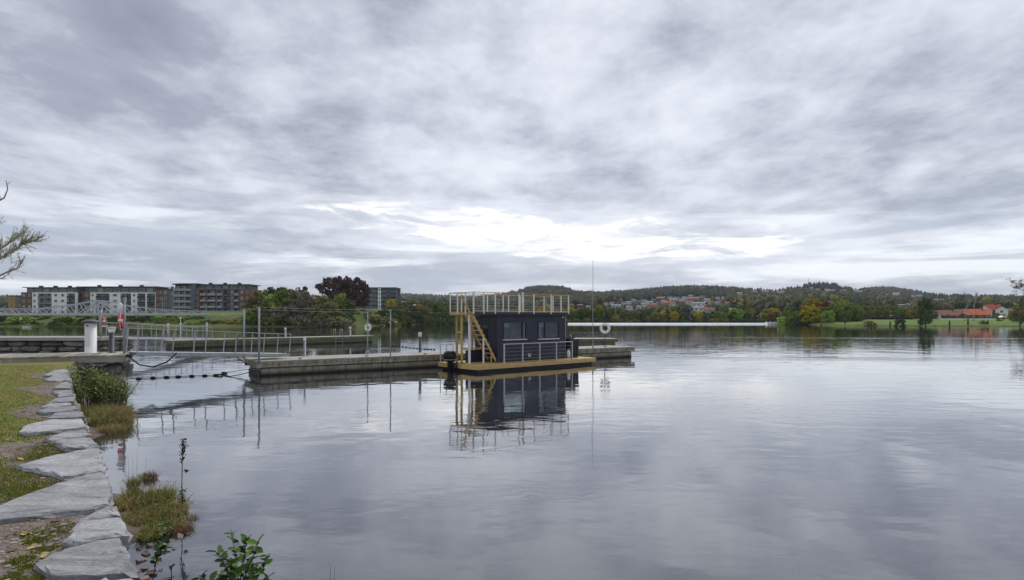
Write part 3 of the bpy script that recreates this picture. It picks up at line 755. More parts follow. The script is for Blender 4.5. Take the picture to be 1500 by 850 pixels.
MB().box(.03, 1.45, zf0, .78, 1.478, zf1).part('fascia_board', wn_, boat); MB().box(.03, 2.42, zf0, .78, 2.448, zf1).part('fascia_board', wn_, boat)
for x in np.arange(.9, BL - .3, .9): MB().box(x, .03, zf0 + .01, x + .045, BW - .03, DZ - .032).part('joist', wn_, boat)
# cabin shell and cladding
CS0, CS1, CT0, CT1, CZ1 = 2.05, 7.16, .92, 2.72, 2.83
CORE = .035
W1 = (bs(737.3, CT0), bs(771, CT0), bz(754, 497, CT0), bz(754, 471.6, CT0)); W2 = (bs(788.5, CT0), bs(818.8, CT0), bz(803, 496, CT0), bz(803, 471.6, CT0))
# shell with open window holes: build the front from pieces round the holes
fr = MB(); e0, e1 = CS0 + CORE, CS1 - CORE; y0, y1 = CT0 + CORE, CT0 + CORE + .08
for a, c, z0, z1 in ((e0, W1[0], DZ, CZ1), (W1[1], W2[0], DZ, CZ1), (W2[1], e1, DZ, CZ1), (W1[0], W1[1], DZ, W1[2]), (W1[0], W1[1], W1[3], CZ1), (W2[0], W2[1], DZ, W2[2]), (W2[0], W2[1], W2[3], CZ1)):
    fr.box(a, y0, z0, c, y1, z1)
BWN = [(W1[0] + 1.35, W1[1] + 1.55), (W2[0] + 1.2, W2[1] + 1.35)]; BZ0, BZ1 = W1[2] - .05, W1[3] + .03
for a, c, z0, z1 in ((e0, BWN[0][0], DZ, CZ1), (BWN[0][1], BWN[1][0], DZ, CZ1), (BWN[1][1], e1, DZ, CZ1), (*BWN[0], DZ, BZ0), (*BWN[0], BZ1, CZ1), (*BWN[1], DZ, BZ0), (*BWN[1], BZ1, CZ1)):
    if c > a: fr.box(a, CT1 - .1, z0, c, CT1 - CORE, z1)
fr.box(e0, y1, DZ, e0 + .08, CT1 - .1, CZ1).box(e1 - .08, y1, DZ, e1, CT1 - .1, CZ1)
fr.part('cabin_shell', M['navy_trim'], boat)
MB().box(e0 + .08, y1, DZ + .002, e1 - .08, CT1 - .1, DZ + .03).part('cabin_floor', wn_, boat)
pass
def clip(iv, holes):
    out = [iv]
    for h in holes:
        nx = []
        for a, c in out:
            if h[1] <= a or h[0] >= c: nx.append((a, c)); continue
            if h[0] > a + .02: nx.append((a, h[0]))
            if h[1] < c - .02: nx.append((h[1], c))
        out = nx
    return out
bh = .145; nb = int((CZ1 - DZ) / bh); bh = (CZ1 - DZ - .02) / nb
fo = .05
for i in range(nb):
    z0 = DZ + .015 + i * bh; z1 = z0 + bh - .014
    holes = [(w_[0] - fo, w_[1] + fo) for w_ in (W1, W2) if z1 > w_[2] - fo and z0 < w_[3] + fo]
    for a, c in clip((CS0 + .08, CS1 - .08), holes):
        mb = MB(); mb.add([(a, CT0, z0), (c, CT0, z0), (c, CT0 + CORE, z0), (a, CT0 + CORE, z0), (a, CT0 + .014, z1), (c, CT0 + .014, z1), (c, CT0 + CORE, z1), (a, CT0 + CORE, z1)],
               [(3, 2, 1, 0), (4, 5, 6, 7), (0, 1, 5, 4), (1, 2, 6, 5), (2, 3, 7, 6), (3, 0, 4, 7)]); mb.part('cladding_board', nv, boat)
    dh = [(CT0 + .62, CT0 + 1.42)] if z1 < 2.42 else []
    for a, c in clip((CT0 + .08, CT1 - .05), dh):
        MB().box(CS0, a, z0, CS0 + CORE, c, z1).part('cladding_board', nv, boat)
    for a, c in ((CT0 + .08, CT1 - .05),): MB().box(CS1 - CORE, a, z0, CS1, c, z1).part('cladding_board', nv, boat)
    for a, c in clip((CS0 + .08, CS1 - .08), [h_ for h_ in BWN if z1 > BZ0 and z0 < BZ1]): MB().box(a, CT1 - CORE, z0, c, CT1, z1).part('cladding_board', nv, boat)
for x, y in ((CS0, CT0), (CS1, CT0), (CS0, CT1), (CS1, CT1)):
    sx = 1 if x == CS0 else -1; sy = 1 if y == CT0 else -1
    MB().box(min(x - sx * .006, x + sx * .078), min(y - sy * .006, y + sy * .078), DZ + .003, max(x - sx * .006, x + sx * .078), max(y - sy * .006, y + sy * .078), CZ1).part('corner_board', M['navy_trim'], boat)
# door in the left wall
d = MB().box(CS0 + .008, CT0 + .62, DZ + .04, CS0 + .034, CT0 + 1.42, 2.40).part('door', M['navy_trim'], boat)
MB().box(CS0 - .002, CT0 + .74, 1.3, CS0 + .007, CT0 + 1.3, 2.25).part('pane', M['glass'], d); MB().bar((CS0 - .03, CT0 + .68, 1.30), (CS0 - .03, CT0 + .68, 1.42), .02).part('handle', M['alu'], d)
# windows
def pane_mat():
    m = bpy.data.materials.new('clear_window_glass'); m.use_nodes = True; n = m.node_tree; b = NB(n); n.nodes.clear()
    gl = b.n('ShaderNodeBsdfGlossy'); gl.inputs['Roughness'].default_value = .02; tr = b.n('ShaderNodeBsdfTransparent'); tr.inputs[0].default_value = (.74, .78, .80, 1)
    f = b.n('ShaderNodeFresnel'); f.inputs[0].default_value = 1.33; ms = b.n('ShaderNodeMixShader'); b.put(ms.inputs[0], b.m('ADD', f.outputs[0], .01))
    n.links.new(tr.outputs[0], ms.inputs[1]); n.links.new(gl.outputs[0], ms.inputs[2]); o = b.n('ShaderNodeOutputMaterial'); n.links.new(ms.outputs[0], o.inputs[0]); return m
M['pane'] = pane_mat()
for wi, w_ in enumerate((W1, W2)):
    a, c, z0, z1 = w_; f = .045; mb = MB(); q0, q1 = CT0 - .012, CT0 + .06
    mb.box(a, q0, z0, a + f, q1, z1).box(c - f, q0, z0, c, q1, z1).box(a + f, q0, z0, c - f, q1, z0 + f).box(a + f, q0, z1 - f, c - f, q1, z1)
    xm = c - .30 if wi == 0 else a + .5
    mb.box(xm, q0 + .003, z0 + f, xm + .035, q1 - .003, z1 - f)
    wob = mb.part('window', M['navy_trim'], boat)
    MB().box(a + f, CT0 + .025, z0 + f, c - f, CT0 + .031, z1 - f).part('pane', M['pane'], wob)
    MB().box(a - .02, CT0 - .05, z0 - .045, c + .02, CT0 + .034, z0 - .004).part('sill', wh, wob)
    MB().box(a - .05, CT0 - .008, z1 + .002, c + .05, CT0 + .034, z1 + .052).box(a - .05, CT0 - .008, z0 - .002, a - .003, CT0 + .034, z1).box(c + .003, CT0 - .008, z0 - .002, c + .05, CT0 + .034, z1).part('casing', M['navy_trim'], wob)
    # pale blind and curtain inside
    MB().box(a + .3, CT0 + .30, z1 - .28, a + .7, CT0 + .31, z1 + .02).part('blind', M['white'], wob)
for a, c in BWN:
    o = MB().box(a, CT1 - .1, BZ0, a + .04, CT1 + .004, BZ1).box(c - .04, CT1 - .1, BZ0, c, CT1 + .004, BZ1).box(a + .04, CT1 - .1, BZ0, c - .04, CT1 + .004, BZ0 + .04).box(a + .04, CT1 - .1, BZ1 - .04, c - .04, CT1 + .004, BZ1).part('window', M['white'], boat)
    MB().box(a + .04, CT1 - .06, BZ0 + .04, c - .04, CT1 - .054, BZ1 - .04).part('pane', M['pane'], o)
# curtain and furniture seen through the glass
MB().box(W2[0] + .42, CT0 + .5, W2[2] - .1, W2[0] + .72, CT0 + .53, W2[3]).part('curtain', mat('pale_curtain', (.5, .55, .48), .9), boat)
MB().box(W1[0] + .3, CT0 + .9, DZ + .03, W1[0] + 1.3, CT0 + 1.5, DZ + .95).part('kitchen_unit', M['wood_new'], boat)
# round vent, downpipe, wall lamp
vx = bs(775.7, CT0); vz = bz(775.7, 520.5, CT0)
v_ = MB().lathe((vx, CT0 - .03, vz), [(.085, 0), (.10, .02), (.10, .045)], 14, 'y').part('vent', wh, boat)
MB().lathe((vx, CT0 - .036, vz), [(.05, 0), (.055, .005)], 12, 'y').part('vent_cap', M['dkgrey'], v_)
MB().tube([(CS1 + .03, CT0 + .03, DZ + .05), (CS1 + .03, CT0 + .03, CZ1 + .02)], .032, 8).part('downpipe', M['galv'], boat, True)
MB().box(CS1 - .26, CT0 - .06, CZ1 - .16, CS1 - .18, CT0 - .01, CZ1 - .09).part('wall_lamp', wh, boat)
# roof terrace
RS0, RS1, RT0, RT1 = .42, 7.34, .78, 2.76; RZ0, RZ1 = CZ1 + .004, CZ1 + .15
MB().box(1.80, RT0 + .02, RZ0, RS1 - .02, RT1 - .02, RZ0 + .07).part('roof_slab', M['navy_trim'], boat)
MB().box(RS0, RT0 - .002, RZ0 - .02, RS1, RT0 + .018, RZ1 - .02).part('roof_fascia', nv, boat)
MB().box(RS1 - .018, RT0 + .02, RZ0 - .02, RS1, RT1, RZ1 - .02).part('roof_fascia', nv, boat)
MB().box(RS0, RT0 + 1.02, RZ0 - .02, 1.79, RT0 + 1.05, RZ1 - .02).part('roof_beam', wn_, boat)
MB().box(RS0, RT0 + 1.06, RZ0 - .02, RS0 + .04, RT1, RZ1 - .02).part('roof_beam', wn_, boat)
MB().box(RS0 + .04, RT1 - .04, RZ0 - .02, 1.79, RT1, RZ1 - .02).part('roof_beam', wn_, boat)
MB().box(RS0, RT0 + .02, RZ0 - .02, 1.79, RT0 + .06, RZ1 - .02).part('roof_beam', wn_, boat)
MB().box(RS0 - .0, RT0 + .061, RZ0 - .02, RS0 + .04, RT0 + 1.02, RZ1 - .02).part('roof_beam', wn_, boat)
mb = MB(); x = RS0
while x < RS1 - .1:
    if x < 1.75: mb.box(x, RT0 + 1.0, RZ1 - .018, x + .138, RT1 + .01, RZ1 + .008)
    else: mb.box(x, RT0 - .012, RZ1 - .018, x + .138, RT1 + .01, RZ1 + .008)
    x += .143
mb.part('terrace_boards', wn_, boat, kind='stuff')
# terrace railing
RH = .96; zt = RZ1 + RH
def rpost(s, t_, m=wh, z0=None, z1=None, r=.05): return MB().box(s - r / 2, t_ - r / 2, (RZ1 - .10) if z0 is None else z0, s + r / 2, t_ + r / 2, (zt - .0) if z1 is None else z1).part('rail_post', m, boat)
front = [bs(p_, RT0 - .03) for p_ in (693.5, 708.5, 725.5, 760.3, 782, 807.3, 832.8)]
back = [RS0 + .03] + [bs(p_, RT1 + .03) for p_ in (676, 714, 737, 745, 762)] + [5.6, RS1]
for s in front: rpost(s, RT0 - .03)
for s in back: rpost(s, RT1 + .03, r=.045)
for y in (RT0 + .65, RT0 + 1.3): rpost(RS0 - .03, y); rpost(RS1 + .03, y)
rpost(RS0 - .03, RT0 - .03)
MB().tube([(bs(766, RT0 + .1), RT0 + .1, RZ1), (bs(766, RT0 + .1), RT0 + .1, zt + .08)], .06, 10).part('flue_pipe', wh, boat, True)
MB().box(RS0 - .06, RT0 - .07, zt, RS1 + .06, RT0 + .02, zt + .03).part('top_rail', wn_, boat)
MB().box(RS0 - .06, RT1 - .02, zt, RS1 + .06, RT1 + .07, zt + .03).part('top_rail', wn_, boat)
MB().box(RS0 - .07, RT0 + .021, zt, RS0 + .02, RT1 - .021, zt + .03).part('top_rail', wn_, boat)
MB().box(RS1 - .02, RT0 + .021, zt, RS1 + .07, RT1 - .021, zt + .03).part('top_rail', wn_, boat)
MB().box(RS0, RT0 - .045, RZ1 + .03, RS1, RT0 - .02, RZ1 + .055).part('bottom_rail', wh, boat)
for i in range(1, 6):
    z = RZ1 + RH * i / 6
    for a, c in (((RS0, RT0 - .03, z), (RS1, RT0 - .03, z)), ((RS0, RT1 + .03, z), (RS1, RT1 + .03, z)), ((RS0 - .03, RT0, z), (RS0 - .03, RT1, z)), ((RS1 + .03, RT0, z), (RS1 + .03, RT1, z))):
        MB().tube([a, c], .006, 4).part('rail_wire', M['galv'], boat)
# roof supports on the left
for s, t_, m in ((.62, 2.45, wn_), (.62, 2.03, wn_), (RS0 + .06, 1.22, wh), (1.75, 2.6, wn_)):
    MB().box(s - .045, t_ - .045, DZ, s + .045, t_ + .045, RZ0 - .021).part('support_post', m, boat)
for z in (1.35, 1.9, .75): MB().box(.58, 2.08, z, .62, 2.40, z + .07).part('brace', wn_, boat)
MB().box(.66, 2.0, 1.02, 1.98, 2.04, 1.12).part('brace', wn_, boat)
MB().box(.9, 2.045, DZ, 1.98, 2.08, 1.0).part('screen_panel', nv, boat)
# stairs: rise to the left
NS = 10; s0, s1 = 2.0, .50; T0, T1 = .98, 1.62
for i in range(NS):
    u = (i + .5) / NS; s = s0 + (s1 - s0) * (i + .3) / NS; z = DZ + (RZ1 - DZ) * (i + 1) / (NS + 1)
    MB().box(s - .13, T0 + .045, z - .02, s + .13, T1 - .045, z + .02).part('tread', wn_, boat)
for y in (T0 + .02, T1 - .02):
    MB().bar((s0 + .05, y, DZ + .06), (s1 - .05, y, RZ1 - .06), .035, .10).part('stringer', wn_, boat)
hs0 = bs(674.4, T0); hz0 = bz(674.4, 432.5, T0); hs1 = bs(707.8, T0); hz1 = bz(707.8, 495, T0)
MB().bar((hs1, T0 - .02, hz1), (hs0, T0 - .02, hz0), .045, .10).part('stair_handrail', wn_, boat)
MB().box(hs1 - .03, T0 - .05, DZ, hs1 + .03, T0 + .01, hz1 + .02).part('rail_post', wh, boat)
MB().box(1.68, T0 - .02, DZ, 1.74, T0 + .02, DZ + .6).part('stair_strut', wn_, boat)
# side deck railing at the front edge
LT = .22; lp = [bs(p_, LT) for p_ in (738.6, 765.6, 790.6, 815, 838)]
for s in lp:
    MB().box(s - .028, LT - .028, DZ, s + .028, LT + .028, DZ + .95).part('rail_post', M['alu'], boat)
    MB().box(s - .06, LT - .06, DZ, s + .06, LT + .06, DZ + .03).part('post_foot', M['alu'], boat)
MB().box(lp[0] - .05, LT - .035, DZ + .95, lp[-1] + .05, LT + .035, DZ + .99).part('top_rail', M['alu'], boat)
for i in range(1, 5): MB().tube([(lp[0], LT, DZ + .95 * i / 5), (lp[-1], LT, DZ + .95 * i / 5)], .006, 4).part('rail_wire', M['galv'], boat)
# small rail at the left end
for s, t_ in ((.08, 3.15), (.08, 2.62), (.5, 2.62)):
    MB().tube([(s, t_, DZ), (s, t_, DZ + .92)], .022, 6).part('rail_post', M['alu'], boat)
MB().tube([(.08, 3.15, DZ + .92), (.08, 2.62, DZ + .92), (.5, 2.62, DZ + .92)], .022, 6).part('top_rail', M['alu'], boat)
# timber brackets at the motor well
MB().box(-.03, 1.30, DZ - .18, .0, 1.5, DZ + .10).part('motor_bracket', wn_, boat); MB().box(.62, 1.5, .15, .66, 2.41, DZ + .02).part('transom', wn_, boat)

def B2W(s, t_, z): return BO + BD * s + BN * t_ + Vector((0, 0, z))
# outboard motor
om = thing('outboard_motor', B2W(.0, 2.12, .1), 'black outboard motor hanging at the left end of the houseboat', 'outboard motor', None, BA)
cw = MB(); 
prof = [(-.30, .10, .13, .30), (-.34, .22, .17, .42), (-.33, .27, .19, .62), (-.28, .26, .18, .76), (-.16, .20, .12, .82)]
V = []; n = 14
for s_, rx, ry, z in ((-.02, .17, .14, .30), (-.05, .24, .20, .38), (-.06, .28, .22, .55), (-.06, .27, .21, .70), (-.04, .20, .16, .79), (-.02, .08, .06, .82)):
    for j in range(n):
        a = 2 * math.pi * j / n; V.append((s_ + rx * math.copysign(abs(math.cos(a)) ** .75, math.cos(a)), ry * math.copysign(abs(math.sin(a)) ** .75, math.sin(a)), z))
cw.add(V, [(i * n + j, i * n + (j + 1) % n, (i + 1) * n + (j + 1) % n, (i + 1) * n + j) for i in range(5) for j in range(n)] + [tuple(range(n))[::-1], tuple(5 * n + j for j in range(n))])
om.scale = (1.2, 1.2, 1.12)
cwo = cw.part('cowling', M['black'], om, True)
MB().torus((-.06, 0, .41), .245, .012, (0, 0, 1), 18, 5).part('trim_band', M['alu'], cwo)
MB().box(-.13, -.06, -.35, .06, .06, .32).part('shaft_housing', M['black'], om)
MB().box(-.28, -.10, -.22, .12, .10, -.19).part('cavitation_plate', M['black'], om)
MB().box(.06, -.13, .02, .40, -.09, .26).box(.06, .09, .02, .40, .13, .26).box(.30, -.09, .10, .40, .09, .20).part('clamp_bracket', M['dkgrey'], om)
MB().tube([(.1, .05, .42), (.45, .12, .50), (.6, .15, .52)], .022, 6).part('steering_arm', M['black'], om)
# dark bin with a bundled cover
bn_ = thing('storage_box', B2W(7.62, .98, DZ), 'tall black storage box with rumpled grey cover at the houseboat right end', 'storage box', None, BA)
mb = MB(); mb.add([(0, 0, 0), (.72, 0, 0), (.72, .6, 0), (0, .6, 0), (-.04, -.04, 1.0), (.76, -.04, 1.0), (.76, .64, 1.0), (-.04, .64, 1.0)], [(3, 2, 1, 0), (4, 5, 6, 7), (0, 1, 5, 4), (1, 2, 6, 5), (2, 3, 7, 6), (3, 0, 4, 7)])
mb.part('box_body', M['black'], bn_); MB().box(-.06, -.06, 1.002, .78, .66, 1.06).part('lid', M['black'], bn_)
for x in (.12, .36, .6): MB().box(x - .02, -.03, .12, x + .02, -.001, .9).part('rib', M['black'], bn_)
gc = mat('grey_tarpaulin', (.16, .165, .17), .6, .3, 6, .01, 12)
cv = thing('folded_cover', B2W(7.62, .98, DZ + 1.06), 'crumpled grey cover lying on the black storage box', 'tarpaulin', None, BA)
MB().rock((.15, .25, .10), (.24, .26, .12), 5, .3, .25).part('fold', gc, cv); MB().rock((.5, .3, .13), (.30, .25, .15), 8, 1.0, .3).part('fold', M['dkgrey'], cv)
# small white item beside it
t = thing('fender_buoy', B2W(7.38, .85, DZ), 'small white fender standing beside the black storage box', 'fender', None, BA)
MB().lathe((0, 0, 0), [(.03, 0), (.10, .05), (.11, .3), (.08, .42), (.02, .48)], 10).part('bladder', wh, t, True); MB().torus((0, 0, .5), .03, .01, (1, 0, 0), 8, 4).part('eye', M['rope'], t)
wire(B2W(.1, 3.2, .4), PP(pont_s(632, .2), .2), .1, .014, 'mooring_rope', 'mooring rope from the houseboat left corner to the pontoon', 'rope', 'rope')
wire(B2W(8.7, 3.1, .4), PP(pont_s(868, .2), .2), .1, .014, 'mooring_rope', 'mooring rope from the houseboat right end to the pontoon', 'rope', 'rope')
# ------------------------------------------------------------------ apartment blocks on the left bank
M['brick'] = mat('red_brick', (.13, .065, .05), .9, .25, 1.2, col2=(.20, .10, .075))
M['brick_br'] = mat('brown_brick', (.14, .10, .08), .9, .25, 1.2, col2=(.22, .16, .12))
M['render_w'] = mat('white_render', (.84, .84, .83), .85, .08, .6)
M['render_g'] = mat('blue_grey_cladding', (.10, .115, .145), .7, .2, .8, col2=(.15, .17, .20))
M['roof_dk'] = mat('dark_roof_sheet', (.045, .05, .065), .6, .2, .5)
M['balc'] = mat('pale_balcony_front', (.34, .35, .37), .5, .12, 2)
M['glassgreen'] = glass_mat('greenish_glass', (.16, .24, .26), .15)
M['glassdark'] = glass_mat('dark_green_glass', (.05, .075, .08), .15)
M['ochre'] = mat('ochre_boards', (.42, .25, .07), .85, .15, 2)
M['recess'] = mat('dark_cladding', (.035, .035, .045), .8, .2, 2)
M['frame'] = mat('pale_window_frame', (.45, .45, .45), .6, .1, 3)
PANES = [M['glass_far']] * 5 + [mat('drawn_curtain', (.34, .33, .30), .7, .1, 3), glass_mat('bright_glass', (.16, .18, .20), .08), mat('half_blind', (.16, .155, .15), .7, .1, 3)]
def far_box(name, m, root, x0, y0, z0, x1, y1, z1, parent=None):
    return MB().box(x0, y0, z0, x1, y1, z1).part(name, m, parent or root)
def window(root, x, z, wd, h, y, proud=.06, lit=False, fm='frame'):
    fo = MB(); f = min(.14, wd * .12)
    fo.box(x, y - proud, z, x + f, y + .05, z + h).box(x + wd - f, y - proud, z, x + wd, y + .05, z + h).box(x + f, y - proud, z, x + wd - f, y + .05, z + f).box(x + f, y - proud, z + h - f, x + wd - f, y + .05, z + h)
    o = fo.part('window', M[fm], root)
    MB().box(x + f, y - proud * .4, z + f, x + wd - f, y - proud * .2, z + h - f).part('pane', rnd.choice(PANES), o); return o
def block(name, label, px0, px1, Y, ytop, ybase, depth, sections, floors, pent=None, rz=0.0, group='apartment blocks on the left bank'):
    """front facade faces -y in local coordinates; sections: (fraction, wall material, kind)"""
    x0, x1 = XA(px0, Y), XA(px1, Y); zt = P(0, ytop, Y).z; zb = P(0, ybase, Y).z - 1.0
    t = thing(name, (x0, Y, zb), label, 'apartment building', group, rz); W = (x1 - x0) / math.cos(rz); H = zt - zb; fh = (H - 1.0) / floors
    x = 0.0; pr = 0.0
    for si, (fr_, wm_, kind) in enumerate(sections):
        w_ = W * fr_; a, c = x, x + w_; x = c
        if kind[0] == 'b':      # balcony bay: recessed wall, slabs and fronts
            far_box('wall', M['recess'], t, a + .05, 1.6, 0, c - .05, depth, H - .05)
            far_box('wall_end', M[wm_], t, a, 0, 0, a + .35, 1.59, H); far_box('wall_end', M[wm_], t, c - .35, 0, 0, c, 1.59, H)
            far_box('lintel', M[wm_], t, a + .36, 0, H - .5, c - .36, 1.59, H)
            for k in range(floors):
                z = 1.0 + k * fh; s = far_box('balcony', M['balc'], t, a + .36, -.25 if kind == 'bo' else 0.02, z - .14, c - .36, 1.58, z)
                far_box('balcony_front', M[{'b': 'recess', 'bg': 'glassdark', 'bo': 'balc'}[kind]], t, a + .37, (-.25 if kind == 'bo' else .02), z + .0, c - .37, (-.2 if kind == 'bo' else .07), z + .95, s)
                nw = max(1, int(w_ / 2.4))
                for q in range(nw):
                    wx = a + .5 + (w_ - 1) * q / nw; ww = (w_ - 1) / nw * .72
                    window(t, wx, z + .15, ww, fh * .68, 1.6)
                if nw >= 2: far_box('post', M['frame'], t, (a + c) / 2 - .06, -.2, z, (a + c) / 2 + .06, -.12, z + fh - .21, s)
        else:
            far_box('wall', M[wm_], t, a, 0.03 * (si % 2), 0, c, depth - .05 * (si % 2), H)
            n = int(kind[1:]) if len(kind) > 1 else 1
            for k in range(floors):
                z = 1.0 + k * fh
                for q in range(n):
                    cw_ = w_ / n; window(t, a + cw_ * (q + .28), z + fh * .28, cw_ * .44, fh * .46, 0.03 * (si % 2), .05)
    if pent:
        a, c, hh, m_ = pent; a *= W; c *= W
        far_box('penthouse', M[m_], t, a + .8, 2.2, H + .01, c - .8, depth - 1.5, H + hh - .3)
        n = max(3, int((c - a) / 4))
        for q in range(n): window(t, a + 1.2 + (c - a - 2.4) * q / n, H + .5, (c - a - 2.4) / n * .62, hh * .55, 2.2)
        far_box('roof', M['roof_dk'], t, a - .4, .6, H + hh - .3, c + .4, depth - .6, H + hh)
        for q in range(3): far_box('roof_vent', M['roof_dk'], t, a + (c - a) * (.2 + .27 * q), 4, H + hh, a + (c - a) * (.2 + .27 * q) + 1.2, 5.5, H + hh + .9)
    else: far_box('roof', M['roof_dk'], t, -.2, -.3, H, W + .2, depth + .2, H + .35)
    for q in range(int(W / 5)): far_box('parapet_cap', M['frame'], t, q * 5 + .1, -.06, H - .12 if not pent else H + .002, q * 5 + 4.9, .25, H + .1) if pent else None
    return t
YB = 300.0
block('apartment_block', 'low brown brick house end at the far left of the bank', 12, 31, YB + 6, 434, 462, 12, [(.55, 'ochre', 'w1'), (.45, 'brick_br', 'w2')], 3, None)
block('apartment_block', 'white fronted apartment block with brick left end and black balconies', 31, 111, YB, 428.5, 462, 14,
      [(.20, 'brick', 'w2'), (.09, 'render_w', 'p'), (.28, 'render_w', 'bg'), (.25, 'render_w', 'w2'), (.18, 'render_w', 'b')], 4, (.01, 1.0, 2.6, 'render_g'))
block('apartment_block', 'apartment block with brick bay then white fronts behind the bridge peak', 111, 228, YB + 4, 428.5, 462, 14,
      [(.18, 'brick', 'w2'), (.06, 'render_w', 'p'), (.19, 'render_w', 'b'), (.12, 'render_w', 'w1'), (.15, 'render_w', 'b'), (.06, 'render_w', 'p'), (.12, 'render_w', 'b'), (.12, 'render_w', 'b')], 4, (.0, 1.0, 3.0, 'render_g'))
block('apartment_block', 'brick wing joined to the left of the round fronted block', 228, 247, YB + 1, 424, 460, 14, [(.5, 'brick', 'w2'), (.5, 'brick_br', 'w1')], 4, None)
block('apartment_block', 'tall brick wing with blue grey bays and balconies beside the lawn', 284, 366, YB, 423.5, 460, 15,
      [(.10, 'brick', 'w1'), (.13, 'brick', 'bo'), (.17, 'brick', 'bo'), (.12, 'render_g', 'bo'), (.13, 'brick', 'b'), (.06, 'render_g', 'p'), (.10, 'brick', 'bo'), (.19, 'brick', 'w2')], 4, (.0, .97, 2.4, 'render_g'))
# round fronted tower
Y = YB - 1; x0 = XA(246, Y); x1 = XA(285, Y); zb = P(0, 460, Y).z - 1; H = P(0, 420.5, Y).z - zb
t = thing('apartment_tower', ((x0 + x1) / 2, Y, zb), 'blue grey apartment tower with curved balconies at its corner', 'apartment building', 'apartment blocks on the left bank')
w2 = (x1 - x0) / 2
far_box('wall', M['render_g'], t, -w2, .5, 0, -w2 + 4.2, 15, H - 1.2); far_box('wall', M['render_g'], t, w2 - 2.6, .3, 0, w2, 15, H + 1.5)
MB().lathe((.2, 3.4, 0), [(4.4, 0), (4.4, H + 1.2)], 20).part('curved_wall', M['recess'], t)
far_box('wall', M['brick_br'], t, -w2 + 4.21, 2.5, 0, w2 - 2.61, 14.9, H + .5)
for k in range(5):
    z = 1.0 + k * (H / 5)
    s = MB().lathe((.2, 3.0, z - .2), [(5.3, 0), (5.3, .2)], 24).part('balcony', M['balc'], t)
    pts = [(.2 + 5.25 * math.cos(a), 3.0 + 5.25 * math.sin(a)) for a in np.linspace(R(185), R(355), 12)]
    mb = MB()
    for p_, q_ in zip(pts[:-1], pts[1:]): mb.bar((p_[0], p_[1], z + .5), (q_[0], q_[1], z + .5), .06, .9)
    mb.part('balcony_front', M['balc'], t)
    for a in (R(215), R(250), R(290), R(325)):
        o = MB(); M_ = Matrix.Translation((.2 + 4.36 * math.cos(a), 3.4 + 4.36 * math.sin(a), z + .3)) @ Matrix.Rotation(a + R(90), 4, 'Z')
        o.box(-.95, -.12, 0, .95, .0, 1.75, M_); wo_ = o.part('window', M['frame'], t); MB().box(-.8, .001 - .14, .12, .8, -.121, 1.6, M_).part('pane', M['glass_far'], wo_)
    window(t, -w2 + 1.2, z + .6, 1.5, 1.5, .5)
for dx_ in (-2.5, .2, 2.8): MB().tube([(dx_, -2.0, 0), (dx_, -2.0, H)], .1, 5).part('balcony_post', M['frame'], t)
MB().lathe((.2, 3.0, H + 1.21), [(5.6, 0), (5.6, .35)], 24).part('roof', M['roof_dk'], t); far_box('roof', M['roof_dk'], t, -w2 - .3, .2, H - 1.19, -w2 + 4.2, 15, H - .8); far_box('roof', M['roof_dk'], t, -w2 + 4.3, 2, H + 1.57, w2 + .3, 15.2, H + 1.9)
far_box('side_wall', M['render_g'], t, -w2 + 4.25, 6, H + .51, w2 - 2.65, 14, H + 1.56)
# glass balcony block behind the copper beeches
block('apartment_block', 'glass fronted apartment block right of the dark red trees', 536, 580, 330, 422, 452, 14,
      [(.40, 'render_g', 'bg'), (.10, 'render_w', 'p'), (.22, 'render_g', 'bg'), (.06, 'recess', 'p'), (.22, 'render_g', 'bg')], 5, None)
block('apartment_block', 'low white building with flat roofs right of the glass block', 578, 606, 420, 441, 450, 10, [(.5, 'render_w', 'w3'), (.5, 'render_w', 'w2')], 1, None, group='single buildings on the bank')
block('apartment_block', 'small grey building between the brick wing and the trees', 367, 378, 330, 430, 458, 10, [(1, 'render_g', 'w2')], 4, None, group='single buildings on the bank')
# low wall along the lawn
w_a = thing('garden_wall', (XA(300, 285), 285, P(0, 459.5, 285).z - .3), 'low grey wall along the lawn below the brick wing', 'wall')
for i in range(9): MB().box(i * 2.6, 0, 0, i * 2.6 + 2.55, .3, 1.6).part('wall_panel', M['balc'], w_a)

# ------------------------------------------------------------------ truss footbridge
E0 = Vector((XA(-260, 163), 163, 3.45)); E1 = Vector((XA(299, 187), 187, 3.85)); bdv = E1 - E0; bl = bdv.length
br = thing('truss_footbridge', E0, 'grey steel truss footbridge rising to a peak over the river arm', 'bridge', None, math.atan2(bdv.y, bdv.x))
def b_at(px):   # distance along the bridge for a photo column
    k = (px - CX) / F; d = bdv.normalized(); return (E0.x - k * E0.y) / (k * d.y - d.x)
bst = mat('bridge_steel', (.46, .48, .51), .5, .1, 1); dz_ = bdv.z / bl
def topz(px, q=0): # top chord height over deck, in metres
    y = np.interp(px, [-260, 55, 80, 110, 128, 140, 150, 165, 185, 212, 250, 299], [452.5, 452.5, 449.5, 445.5, 442, 440, 440.5, 443.5, 448, 451.5, 454.5, 456]); s = b_at(px); d = bdv.normalized()
    Yb = E0.y + d.y * s; return EYE + (HY - y) / F * Yb - E0.z
wdt = 3.0
MB().box(0, .05, -.35, bl, wdt - .05, -.05).part('deck', M['dkgrey'], br)
pxs = list(np.linspace(-200, 299, 50))
